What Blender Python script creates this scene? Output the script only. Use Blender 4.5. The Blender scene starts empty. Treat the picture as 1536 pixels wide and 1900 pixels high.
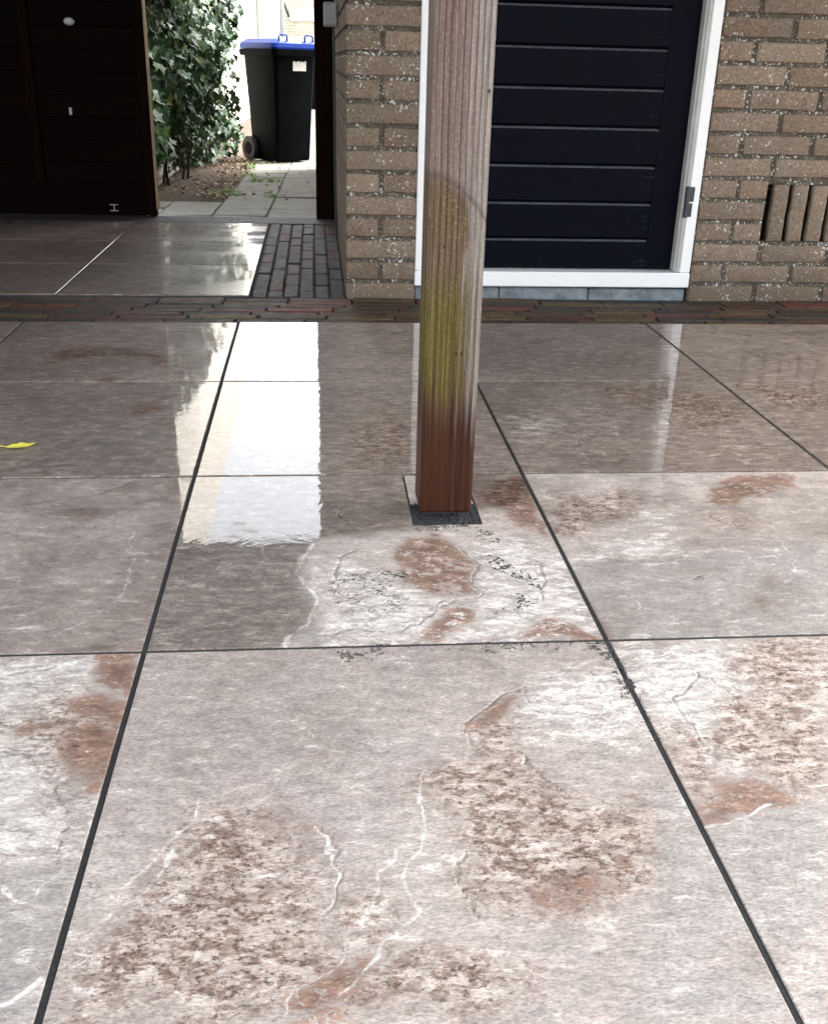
import bpy, math, random
import numpy as np
from mathutils import Matrix, Vector
R = math.radians
sc = bpy.context.scene
col = sc.collection
rnd = random.Random(7)

# ------------------------------------------------------------------ camera
F, PITCH, YAW, ROLL, CAMH = 1891.29, 0.413705, 0.100978, 0.027579, 0.691782   # photo is 1536 x 1900 px
IW, IH = 1536.0, 1900.0
def cam_axes():
    cp, sp, cy, sy = math.cos(PITCH), math.sin(PITCH), math.cos(YAW), math.sin(YAW)
    fw = np.array([sy*cp, cy*cp, -sp]); rt = np.array([cy, -sy, 0.]); up = np.cross(rt, fw)
    return fw, rt*math.cos(ROLL)+up*math.sin(ROLL), -rt*math.sin(ROLL)+up*math.cos(ROLL)
FW, RT, UP = cam_axes()
cd = bpy.data.cameras.new('camera'); cam = bpy.data.objects.new('camera', cd); col.objects.link(cam)
cd.sensor_fit = 'VERTICAL'; cd.sensor_height = 24.0; cd.lens = F/IH*24.0
cd.clip_start = 0.02; cd.clip_end = 1000
cam.matrix_world = Matrix(((RT[0], UP[0], -FW[0], 0), (RT[1], UP[1], -FW[1], 0), (RT[2], UP[2], -FW[2], CAMH), (0, 0, 0, 1)))
sc.camera = cam
def gp(px, py, z=0.0):                         # photo pixel -> point on the level ground z
    d = FW*F + RT*(px-IW/2) - UP*(py-IH/2); t = (z-CAMH)/d[2]
    return (d[0]*t, d[1]*t)

# ------------------------------------------------------------------ sky, sun, exposure
SUN_EL, SUN_AZ = R(48), R(58)                 # azimuth clockwise from +Y: beyond the house, to the right
w = bpy.data.worlds.new('World'); sc.world = w; w.use_nodes = True
nt = w.node_tree; nt.nodes.clear()
sky = nt.nodes.new('ShaderNodeTexSky'); sky.sky_type = 'NISHITA'; sky.sun_disc = False
sky.sun_elevation = SUN_EL; sky.sun_rotation = SUN_AZ; sky.dust_density = 3.0; sky.ozone_density = 1.0
hs = nt.nodes.new('ShaderNodeHueSaturation'); hs.inputs['Saturation'].default_value = 0.22
bg = nt.nodes.new('ShaderNodeBackground'); bg.inputs['Strength'].default_value = 0.15
wo = nt.nodes.new('ShaderNodeOutputWorld')
nt.links.new(sky.outputs[0], hs.inputs['Color']); nt.links.new(hs.outputs[0], bg.inputs['Color']); nt.links.new(bg.outputs[0], wo.inputs['Surface'])
sd = bpy.data.lights.new('sun', 'SUN'); sd.energy = 1.5; sd.angle = R(40); sd.color = (1, .97, .93)
sun = bpy.data.objects.new('sun', sd); col.objects.link(sun)
sdir = Vector((math.sin(SUN_AZ)*math.cos(SUN_EL), math.cos(SUN_AZ)*math.cos(SUN_EL), math.sin(SUN_EL)))
sun.rotation_euler = sdir.to_track_quat('Z', 'Y').to_euler(); sun.location = sdir*20
vs = sc.view_settings; vs.view_transform = 'Standard'; vs.look = 'None'; vs.exposure = 2.75; vs.gamma = 1; vs.use_curve_mapping = False

cy_ = sc.cycles; cy_.max_bounces = 7; cy_.diffuse_bounces = 4; cy_.glossy_bounces = 3; cy_.caustics_reflective = False; cy_.caustics_refractive = False

# ------------------------------------------------------------------ node helper
class G:
    def __init__(s, name):
        s.m = bpy.data.materials.new(name); s.m.use_nodes = True; s.t = s.m.node_tree; s.t.nodes.clear()
        o = s.t.nodes.new('ShaderNodeOutputMaterial'); s.b = s.t.nodes.new('ShaderNodeBsdfPrincipled')
        s.t.links.new(s.b.outputs[0], o.inputs[0])
    def put(s, sock, v):
        if isinstance(v, bpy.types.NodeSocket): s.t.links.new(v, sock)
        elif v is not None:
            if hasattr(sock.default_value, '__len__'):
                v = (v, v, v) if not hasattr(v, '__len__') else tuple(v)
                if len(sock.default_value) == 4 and len(v) == 3: v = v+(1,)
            sock.default_value = v
    def n(s, ty, **k):
        nd = s.t.nodes.new('ShaderNode'+ty)
        for a, v in k.items(): setattr(nd, a, v)
        return nd
    def math(s, op, a, b=None):
        nd = s.n('Math', operation=op); s.put(nd.inputs[0], a); s.put(nd.inputs[1], b); return nd.outputs[0]
    def add(s, a, b): return s.math('ADD', a, b)
    def mul(s, a, b): return s.math('MULTIPLY', a, b)
    def rng(s, v, a, b, c=0., d=1., smooth=False):
        nd = s.n('MapRange'); nd.interpolation_type = 'SMOOTHSTEP' if smooth else 'LINEAR'
        for i, q in enumerate((v, a, b, c, d)): s.put(nd.inputs[i], q)
        return nd.outputs[0]
    def mix(s, f, a, b, mode='MIX'):
        nd = s.n('Mix', data_type='RGBA', blend_type=mode); s.put(nd.inputs[0], f); s.put(nd.inputs[6], a); s.put(nd.inputs[7], b); return nd.outputs[2]
    def scalec(s, c, f):
        nd = s.n('VectorMath', operation='SCALE'); s.put(nd.inputs[0], c); s.put(nd.inputs[3], f); return nd.outputs[0]
    def vadd(s, a, b):
        nd = s.n('VectorMath', operation='ADD'); s.put(nd.inputs[0], a); s.put(nd.inputs[1], b); return nd.outputs[0]
    def noise(s, vec, scale, detail=4, rough=.6, dist=0.):
        nd = s.n('TexNoise'); s.put(nd.inputs['Vector'], vec); s.put(nd.inputs['Scale'], scale); s.put(nd.inputs['Detail'], detail)
        s.put(nd.inputs['Roughness'], rough); s.put(nd.inputs['Distortion'], dist); return nd.outputs['Fac']
    def voro(s, vec, scale, feat='F1', out='Distance', rand=1.):
        nd = s.n('TexVoronoi', feature=feat); s.put(nd.inputs['Vector'], vec); s.put(nd.inputs['Scale'], scale); s.put(nd.inputs['Randomness'], rand); return nd.outputs[out]
    def mapping(s, vec, scale=(1, 1, 1), rot=(0, 0, 0), loc=(0, 0, 0)):
        nd = s.n('Mapping'); s.put(nd.inputs[0], vec); nd.inputs['Scale'].default_value = scale; nd.inputs['Rotation'].default_value = rot
        nd.inputs['Location'].default_value = loc; return nd.outputs[0]
    def obj(s): return s.n('TexCoord').outputs['Object']
    def pos(s): return s.n('NewGeometry').outputs['Position']
    def rand(s): return s.n('ObjectInfo').outputs['Random']
    def attr(s, name): return s.n('Attribute', attribute_name=name).outputs['Fac']
    def sep(s, v):
        nd = s.n('SeparateXYZ'); s.put(nd.inputs[0], v); return nd.outputs
    def spread(s, vec):                         # shift the pattern per object
        nd = s.n('CombineXYZ'); r = s.rand()
        s.put(nd.inputs[0], s.mul(r, 37.)); s.put(nd.inputs[1], s.mul(r, 53.)); s.put(nd.inputs[2], s.mul(r, 19.)); return s.vadd(vec, nd.outputs[0])
    def bump(s, h, strength=.5, dist=.002, normal=None):
        nd = s.n('Bump'); s.put(nd.inputs['Strength'], strength); s.put(nd.inputs['Distance'], dist); s.put(nd.inputs['Height'], h)
        if normal is not None: s.put(nd.inputs['Normal'], normal)
        return nd.outputs[0]
    def set(s, **k):
        for a, v in k.items(): s.put(s.b.inputs[a.replace('_', ' ')], v)
        return s.m

# ------------------------------------------------------------------ object helpers
def prop(o, label=None, cat=None, group=None, kind=None):
    if label: o['label'] = label
    if cat: o['category'] = cat
    if group: o['group'] = group
    if kind: o['kind'] = kind
    return o
def link(name, me, parent=None, loc=None, rot=None):
    o = bpy.data.objects.new(name, me); col.objects.link(o)
    if parent is not None: o.parent = parent
    if loc is not None: o.location = loc
    if rot is not None: o.rotation_euler = rot
    return o
def empty(name, loc=(0, 0, 0), rz=0):
    o = link(name, None, None, loc, (0, 0, rz)); o.empty_display_size = .1; return o
class MB:
    def __init__(s): s.v = []; s.f = []
    def quad(s, *p):
        i = len(s.v); s.v += [tuple(q) for q in p]; s.f.append(tuple(range(i, i+len(p))))
    def box(s, x0, x1, y0, y1, z0, z1, b=0.0):
        """box with chamfer b on all edges"""
        i = len(s.v)
        if b <= 0:
            s.v += [(x, y, z) for z in (z0, z1) for y in (y0, y1) for x in (x0, x1)]
            s.f += [tuple(i+k for k in q) for q in ((0, 2, 3, 1), (4, 5, 7, 6), (0, 1, 5, 4), (2, 6, 7, 3), (0, 4, 6, 2), (1, 3, 7, 5))]
            return
        X, Y, Z = (x0, x1), (y0, y1), (z0, z1); S = (1, -1)
        idx = {}
        for a in (0, 1):
            for c in (0, 1):
                for e in (0, 1):
                    for k, (dx, dy, dz) in enumerate(((0, b, b), (b, 0, b), (b, b, 0))):
                        idx[a, c, e, k] = len(s.v); s.v.append((X[a]+S[a]*dx, Y[c]+S[c]*dy, Z[e]+S[e]*dz))
        def face(*k): s.f.append(tuple(idx[q] for q in k))
        face((0,0,0,0),(0,0,1,0),(0,1,1,0),(0,1,0,0)); face((1,0,0,0),(1,1,0,0),(1,1,1,0),(1,0,1,0))
        face((0,0,0,1),(1,0,0,1),(1,0,1,1),(0,0,1,1)); face((0,1,0,1),(0,1,1,1),(1,1,1,1),(1,1,0,1))
        face((0,0,0,2),(0,1,0,2),(1,1,0,2),(1,0,0,2)); face((0,0,1,2),(1,0,1,2),(1,1,1,2),(0,1,1,2))
        for a in (0, 1):
            for c in (0, 1): face((a,c,0,0),(a,c,0,1),(a,c,1,1),(a,c,1,0))
            for e in (0, 1): face((a,0,e,0),(a,0,e,2),(a,1,e,2),(a,1,e,0))
        for c in (0, 1):
            for e in (0, 1): face((0,c,e,1),(0,c,e,2),(1,c,e,2),(1,c,e,1))
        for a in (0, 1):
            for c in (0, 1):
                for e in (0, 1): face((a,c,e,0),(a,c,e,1),(a,c,e,2))
    def tube(s, pts, r, n=10, cap=True):
        i0 = len(s.v); pts = [Vector(p) for p in pts]
        for k, p in enumerate(pts):
            t = (pts[min(k+1, len(pts)-1)]-pts[max(k-1, 0)]).normalized()
            a = t.orthogonal().normalized(); 
            if k: 
                a = (pa - t*pa.dot(t)).normalized()
            pa = a; b = t.cross(a)
            rr = r[k] if hasattr(r, '__len__') else r
            for j in range(n):
                th = 2*math.pi*j/n; s.v.append(tuple(p+a*rr*math.cos(th)+b*rr*math.sin(th)))
        for k in range(len(pts)-1):
            for j in range(n):
                a = i0+k*n+j; b = i0+k*n+(j+1) % n; s.f.append((a, b, b+n, a+n))
        if cap:
            s.f.append(tuple(i0+j for j in range(n))[::-1]); s.f.append(tuple(i0+(len(pts)-1)*n+j for j in range(n)))
    def loft(s, rings, cap=True):
        i0 = len(s.v); n = len(rings[0])
        for r in rings: s.v += [tuple(p) for p in r]
        for k in range(len(rings)-1):
            for j in range(n):
                a = i0+k*n+j; b = i0+k*n+(j+1) % n; s.f.append((a, b, b+n, a+n))
        if cap:
            s.f.append(tuple(i0+j for j in range(n))[::-1]); s.f.append(tuple(i0+(len(rings)-1)*n+j for j in range(n)))
    def mesh(s, name, m, smooth=False):
        me = bpy.data.meshes.new(name); me.from_pydata(s.v, [], s.f); me.validate(); me.update()
        import bmesh
        bm = bmesh.new(); bm.from_mesh(me); bmesh.ops.recalc_face_normals(bm, faces=bm.faces[:]); bm.to_mesh(me); bm.free()
        if m: me.materials.append(m)
        if smooth: me.polygons.foreach_set('use_smooth', [True]*len(me.polygons))
        return me
    def build(s, name, m, parent=None, smooth=False): return link(name, s.mesh(name, m, smooth), parent)
def boxo(name, m, parent, *a, b=.002):
    q = MB(); q.box(*a, b=b); return q.build(name, m, parent)

# ------------------------------------------------------------------ materials
def mat_tile():
    g = G('slate_tile'); P = g.spread(g.pos()); W = g.pos()
    st = g.mapping(P, (1, 2.2, 1), (0, 0, R(24)))
    nM = g.noise(P, 8, 4, .65, .5); nS = g.noise(st, 30, 6, .74, .5); nF = g.noise(st, 190, 4, .75); nL = g.noise(P, 3.0, 2, .6)
    c = g.mix(g.rng(nL, .36, .64), (.375, .318, .282), (.545, .475, .425))
    c = g.mix(g.mul(g.rng(nM, .42, .62), .6), c, (.44, .385, .36))
    jit = g.add(g.mul(g.add(nS, -.5), .09), g.mul(g.add(nF, -.5), .035))
    pf = g.rng(g.add(g.attr('pale'), jit), -.022, .03, smooth=True)
    c = g.mix(pf, c, g.mix(g.rng(nS, .38, .62), (.50, .445, .41), (.78, .74, .69)))
    gf = g.rng(g.add(g.attr('grey'), g.mul(jit, .4)), -.006, .008, smooth=True)
    c = g.mix(gf, c, g.mix(g.rng(nM, .35, .65), (.36, .328, .302), (.45, .415, .385)))
    s = g.rng(g.add(g.attr('speck'), g.add(g.mul(jit, .8), g.mul(g.add(nM, -.5), .10))), -.03, .045, smooth=True)
    c = g.mix(g.mul(s, .7), c, g.mix(g.rng(nS, .4, .6), (.45, .355, .29), (.62, .53, .455)))
    n1 = g.noise(g.mapping(P, (1, 1.5, 1), (0, 0, R(-12))), 150, 4, .66, .4)
    n2 = g.noise(g.mapping(P, (1, 1.5, 1), (0, 0, R(8))), 70, 5, .72, .3)
    c = g.mix(g.mul(g.mul(s, g.rng(n2, .485, .545)), .85), c, (.225, .14, .105))
    c = g.mix(g.mul(g.mul(s, g.rng(g.add(n1, g.mul(g.add(n2, -.5), .5)), .575, .615)), .92), c, (.085, .058, .047))
    c = g.mix(g.mul(g.rng(n1, .64, .69), .45), c, (.17, .13, .12))
    c = g.mix(g.mul(g.rng(nS, .58, .68), .55), c, (.74, .69, .66))
    bf = g.rng(g.add(g.attr('brown'), jit), -.004, .006)
    fl = g.math('SUBTRACT', 1., g.rng(g.add(n2, g.mul(g.add(nM, -.5), .5)), .56, .60))
    c = g.mix(g.mul(g.mul(bf, fl), .92), c, g.mix(g.rng(nS, .35, .65), (.17, .09, .06), (.33, .20, .145)))
    rd = g.math('ABSOLUTE', g.add(g.noise(g.mapping(P, (1, 1.9, 1), (0, 0, R(14))), 6.5, 5, .62, 1.4), -.5))
    c = g.mix(g.mul(g.math('SUBTRACT', 1., g.rng(rd, .0015, .006)), g.rng(nS, .42, .6, 0., .7)), c, (.70, .66, .62))
    re = g.math('ABSOLUTE', g.add(g.noise(g.mapping(P, (1, 2.1, 1), (0, 0, R(-20)), (4, 8, 1)), 5.5, 5, .62, 1.4), -.5))
    c = g.mix(g.mul(g.math('SUBTRACT', 1., g.rng(re, .001, .005)), g.rng(nS, .58, .42, 0., .6)), c, (.13, .105, .095))
    c = g.mix(g.mul(g.rng(g.add(nM, g.mul(g.add(nS, -.5), .5)), .60, .72), .45), c, (.27, .19, .155))
    va = g.attr('vein'); ca = g.attr('crack')
    vf = g.math('SUBTRACT', 1., g.rng(g.add(va, g.mul(g.add(nF, -.5), .004)), -.0004, .0014))
    c = g.mix(g.mul(vf, g.rng(nS, .34, .56, .25, .95)), c, (.80, .765, .73))
    cf = g.math('SUBTRACT', 1., g.rng(g.add(ca, g.mul(g.add(nF, -.5), .004)), -.0004, .0016))
    c = g.mix(g.mul(cf, g.rng(nS, .36, .6, .15, .85)), c, (.10, .082, .075))
    c = g.scalec(c, g.rng(nS, .30, .70, .68, 1.26)); c = g.scalec(c, g.rng(nF, .30, .70, .56, 1.38))
    wf = g.rng(g.add(g.attr('wet'), g.add(g.mul(g.add(nM, -.5), .07), g.mul(jit, .3))), -.015, .02, smooth=True)
    c = g.mix(wf, c, g.mix(1., c, (.59, .55, .515), 'MULTIPLY'))
    c = g.mix(wf, c, g.scalec(c, g.rng(nS, .34, .66, .80, 1.24)))
    h = g.add(g.add(g.mul(nS, 1.1), g.mul(nF, .45)), g.mul(g.rng(ca, 0, .003), .8))
    nb = g.bump(h, .85, .0026)
    drop = g.rng(g.voro(W, 60), .0, .15, 1., 0., smooth=True)
    cn = g.bump(g.add(g.mul(nM, 1.4), g.add(g.mul(g.noise(W, 70, 2), .22), g.mul(drop, .25))), .15, .0012)
    pud = g.rng(g.add(g.noise(g.mapping(W, (1, 2.2, 1)), 2.6, 4, .5), g.attr('film')), .495, .515)
    return g.set(Base_Color=c, Roughness=g.rng(wf, 0, 1, .52, .36), Normal=nb, Specular_IOR_Level=g.rng(wf, 0, 1, .4, .12), Coat_Weight=wf,
                 Coat_Roughness=g.rng(pud, 0, 1, .17, .02), Coat_IOR=1.5, Coat_Normal=cn)
def mat_plain(name, c0, c1, scale=20, rough=.7, bump=.3, bd=.002, detail=5, spec=.5, streak=None, coat=0., useobj=False, grain=.18):
    g = G(name); P = g.spread(g.obj() if useobj else g.pos())
    v = g.mapping(P, streak) if streak else P
    n = g.noise(v, scale, detail, .65, .3); f = g.noise(v, scale*9, 3, .6)
    c = g.mix(g.rng(n, .32, .68), c0, c1); c = g.scalec(c, g.rng(f, .3, .7, 1-grain, 1+grain))
    return g.set(Base_Color=c, Roughness=g.rng(f, .3, .7, rough-.07, rough+.07), Specular_IOR_Level=spec, Coat_Weight=coat, Coat_Roughness=.12,
                 Normal=g.bump(g.add(g.mul(n, .6), g.mul(f, .4)), bump, bd))
def lichen(g, P, c, amount=.0):
    """pale crusty lichen: irregular specks gathered in patches, a few round blotches"""
    m = g.noise(P, 9, 3, .6)
    n = g.add(g.noise(P, 105, 3, .6, .3), g.mul(g.add(m, -.5), .30)); k = .665-amount
    f1 = g.rng(n, k, k+.018); f3 = g.rng(g.add(g.noise(g.vadd(P, (5, 2, 8)), 240, 2, .6), g.mul(g.add(m, -.5), .2)), .69-amount, .71-amount)
    Q = g.vadd(P, (3, 1, 7)); d2 = g.voro(Q, 24); r2 = g.voro(Q, 24, out='Color')
    f2 = g.mul(g.math('GREATER_THAN', g.sep(r2)[1], .93), g.rng(g.add(d2, g.mul(g.noise(P, 130, 3), .2)), .30, .36, 1, 0))
    c = g.mix(g.mul(f2, .45), c, (.42, .39, .33)); c = g.mix(g.mul(f3, .7), c, (.50, .48, .42)); return g.mix(g.mul(f1, .88), c, (.62, .61, .57))
def mat_brick(name='brick', wetline=True):
    g = G(name); W = g.pos(); P = g.spread(W); r = g.rand()
    n = g.noise(P, 18, 6, .7, .4); f = g.noise(P, 150, 4, .7); L = g.noise(P, 7, 3)
    c = g.mix(r, (.185, .133, .093), (.235, .178, .128))
    c = g.mix(g.rng(n, .35, .68), c, (.165, .132, .102)); c = g.mix(g.mul(g.rng(L, .5, .7), .5), c, (.235, .15, .10))
    c = g.mix(g.mul(g.rng(g.noise(P, 60, 5, .7), .58, .72), .55), c, (.36, .31, .25))
    c = g.scalec(c, g.rng(f, .3, .7, .55, 1.45)); c = g.scalec(c, g.rng(n, .3, .7, .8, 1.2)); c = g.scalec(c, g.rng(g.math('FRACT', g.mul(r, 7.3)), 0, 1, .82, 1.16))
    z = g.sep(W)[2]
    dirt = g.rng(g.add(z, g.mul(g.add(n, -.5), .16)), .03, .16, 1, 0); c = g.mix(g.mul(dirt, .5), c, (.10, .075, .055))
    c = lichen(g, W, c, .0)
    return g.set(Base_Color=c, Roughness=.9, Specular_IOR_Level=.25, Normal=g.bump(g.add(g.mul(n, .7), g.mul(f, .6)), .7, .003))
def mat_mortar():
    g = G('mortar'); W = g.pos(); n = g.noise(W, 30, 5, .7); f = g.noise(W, 300, 3, .7)
    c = g.mix(g.rng(n, .35, .65), (.06, .05, .038), (.115, .098, .075)); c = g.scalec(c, g.rng(f, .3, .7, .7, 1.3)); c = lichen(g, W, c, .055)
    return g.set(Base_Color=c, Roughness=.95, Specular_IOR_Level=.2, Normal=g.bump(g.add(n, f), .8, .003))
def mat_post():
    g = G('post_wood'); O = g.obj(); x, y, z = g.sep(O)[0], g.sep(O)[1], g.sep(O)[2]
    wv = g.add(g.mul(g.noise(g.mapping(O, (3, 3, .9)), 1.6, 2), .022), g.mul(g.noise(g.mapping(O, (3, 3, .8)), 9, 2), .003))
    u = g.add(g.add(x, g.mul(y, .9)), wv); ring = g.math('FRACT', g.mul(u, 112.))
    line = g.mul(g.rng(ring, .70, .92, 0, 1), g.rng(ring, .95, 1., 1, 0))
    line = g.mul(line, g.rng(g.noise(g.mapping(O, (60, 60, 3)), 1.2, 3), .3, .5, .3, 1.))
    tone = g.noise(g.mapping(g.vadd(O, g.n('CombineXYZ').outputs[0]), (112, 112, .35)), 1., 2, .5)
    grain = g.noise(g.mapping(O, (260, 260, 2.6)), 1.5, 5, .72); fine = g.noise(g.mapping(O, (620, 620, 26)), 1.3, 3, .75); blot = g.noise(O, 12, 5, .65, .5)
    mottle = g.noise(O, 210, 4, .7)
    gt = g.add(g.mul(grain, .6), g.mul(tone, .4))
    weather = g.mix(g.rng(gt, .38, .62), (.115, .074, .062), (.225, .172, .15))
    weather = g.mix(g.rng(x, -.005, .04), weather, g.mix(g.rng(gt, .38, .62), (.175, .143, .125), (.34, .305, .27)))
    mid = g.mix(g.rng(gt, .38, .62), (.062, .034, .020), (.155, .104, .066))
    redb = g.mix(g.rng(gt, .38, .62), (.013, .0032, .001), (.072, .0190, .0052))
    zz = g.add(z, g.add(g.mul(g.add(grain, -.5), .16), g.mul(g.add(tone, -.5), .16)))
    sl = g.add(g.add(z, g.mul(g.mul(x, x), 9.)), g.add(g.mul(x, .75), g.mul(g.add(blot, -.5), .012)))
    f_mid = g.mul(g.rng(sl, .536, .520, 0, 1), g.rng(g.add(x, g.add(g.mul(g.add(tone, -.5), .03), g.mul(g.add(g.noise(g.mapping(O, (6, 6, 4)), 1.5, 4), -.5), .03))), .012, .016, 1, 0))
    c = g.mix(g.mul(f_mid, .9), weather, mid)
    alg = g.mul(g.rng(zz, .15, .25, 0, 1, True), g.rng(zz, .34, .44, 1, 0, True))
    alg = g.mul(alg, g.rng(g.add(x, g.mul(g.add(tone, -.5), .05)), .004, .030, 1, .22))
    alg2 = g.mul(g.mul(g.rng(zz, .43, .48), g.rng(sl, .50, .53, 1, 0)), g.mul(g.rng(tone, .45, .55), .65))
    c = g.mix(g.mul(g.math('MAXIMUM', alg, alg2), .88), c, g.mix(g.rng(gt, .38, .62), (.030, .024, .004), (.165, .138, .022)))
    c = g.mix(g.rng(g.add(zz, g.mul(x, .5)), .26, .14, 0, 1, True), c, redb)
    edge = g.mul(g.rng(sl, .524, .531), g.rng(sl, .533, .541, 1, 0)); c = g.mix(g.mul(edge, .5), c, (.05, .035, .028))
    c = g.mix(g.mul(g.mul(g.rng(mottle, .56, .66), g.rng(z, .2, .5)), .35), c, (.34, .31, .27))
    c = g.mix(g.mul(line, .82), c, (.028, .012, .008))
    c = g.scalec(c, g.rng(fine, .28, .72, .66, 1.32)); c = g.scalec(c, g.rng(mottle, .3, .7, .82, 1.16))
    for kx, kz in ((.0375, .66), (.007, .283), (.014, .283), (-.023, .163), (-.018, .445)):
        nd = g.n('VectorMath', operation='DISTANCE'); g.put(nd.inputs[0], g.mapping(O, (1, 0, .75))); nd.inputs[1].default_value = (kx, 0, kz*.75)
        c = g.mix(g.rng(g.add(nd.outputs['Value'], g.mul(g.add(fine, -.5), .005)), .0010, .0030, .9, 0), c, (.015, .01, .008))
    wet = g.rng(zz, .30, .12, 0, 1)
    h = g.add(g.mul(line, -.9), g.add(g.mul(grain, .5), g.mul(fine, .35)))
    return g.set(Base_Color=c, Roughness=g.rng(wet, 0, 1, .72, .45), Specular_IOR_Level=.2, Normal=g.bump(h, .7, .0014))
def mat_wood(name, c0, c1, axis=0, rough=.6, scale=1., spec=.35):
    g = G(name); P = g.spread(g.pos()); sc_ = [70*scale]*3; sc_[axis] = 3.*scale
    n = g.noise(g.mapping(P, tuple(sc_)), 1.2, 6, .7, .4); f = g.noise(g.mapping(P, tuple(q*3 for q in sc_)), 1.3, 4, .7)
    c = g.mix(g.rng(n, .3, .7), c0, c1); c = g.scalec(c, g.rng(f, .3, .7, .75, 1.25)); c = g.scalec(c, g.rng(g.rand(), 0, 1, .8, 1.2))
    return g.set(Base_Color=c, Roughness=rough, Specular_IOR_Level=spec, Normal=g.bump(g.add(n, f), .4, .0015))
def mat_doorpaint():
    g = G('navy_door_paint'); W = g.pos(); n = g.noise(W, 12, 5); f = g.noise(g.mapping(W, (1, 1, 8)), 40, 6, .75); d = g.voro(W, 70)
    c = g.mix(g.rng(n, .35, .65), (.0010, .0014, .0042), (.0016, .0023, .0068))
    x = g.sep(W)[0]
    scuff = g.mul(g.rng(g.noise(g.mapping(W, (9, 1, 120)), 1.5, 4, .7), .60, .68), g.mul(g.rng(x, 1.0, 1.075), g.rng(x, 1.08, 1.09, 1, 0)))
    c = g.mix(g.mul(scuff, .35), c, (.16, .18, .22))
    sp = g.mul(g.math('GREATER_THAN', g.sep(g.voro(W, 70, out='Color'))[0], .965), g.rng(d, .08, .14, 1, 0)); c = g.mix(g.mul(sp, .4), c, (.2, .2, .2))
    return g.set(Base_Color=c, Roughness=g.rng(n, .3, .7, .40, .52), Specular_IOR_Level=.05, Normal=g.bump(f, .25, .0006))
def mat_paver(name, tones, scale=1.):
    g = G(name); P = g.spread(g.pos()); r = g.rand()
    nd = g.n('ValToRGB'); nd.color_ramp.interpolation = 'CONSTANT'
    for i, t in enumerate(tones):
        e = nd.color_ramp.elements[0] if i == 0 else (nd.color_ramp.elements[1] if i == 1 else nd.color_ramp.elements.new(i/len(tones)))
        e.position = i/len(tones); e.color = t+(1,)
    g.put(nd.inputs[0], r); n = g.noise(P, 28, 6, .7, .5); f = g.noise(P, 190, 4, .7)
    c = g.mix(g.rng(n, .42, .7, 0, .75), nd.outputs[0], (.024, .021, .019)); c = g.scalec(c, g.rng(f, .28, .72, .6, 1.4))
    return g.set(Base_Color=c, Roughness=g.rng(n, .3, .7, .5, .7), Specular_IOR_Level=.22, Normal=g.bump(g.add(n, f), .6, .002))
def mat_leaf(name, c0, c1, rough=.32):
    g = G(name); P = g.spread(g.pos()); n = g.noise(P, 35, 4); r = g.rand()
    a = g.attr('tone'); t = g.math('FRACT', g.add(a, r))
    c = g.mix(g.rng(t, 0, 1), c0, c1); c = g.mix(g.rng(t, .9, .97), c, (.17, .22, .05)); c = g.scalec(c, g.rng(n, .3, .7, .75, 1.25))
    return g.set(Base_Color=c, Roughness=rough, Specular_IOR_Level=.5, Normal=g.bump(n, .3, .002))
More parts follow.
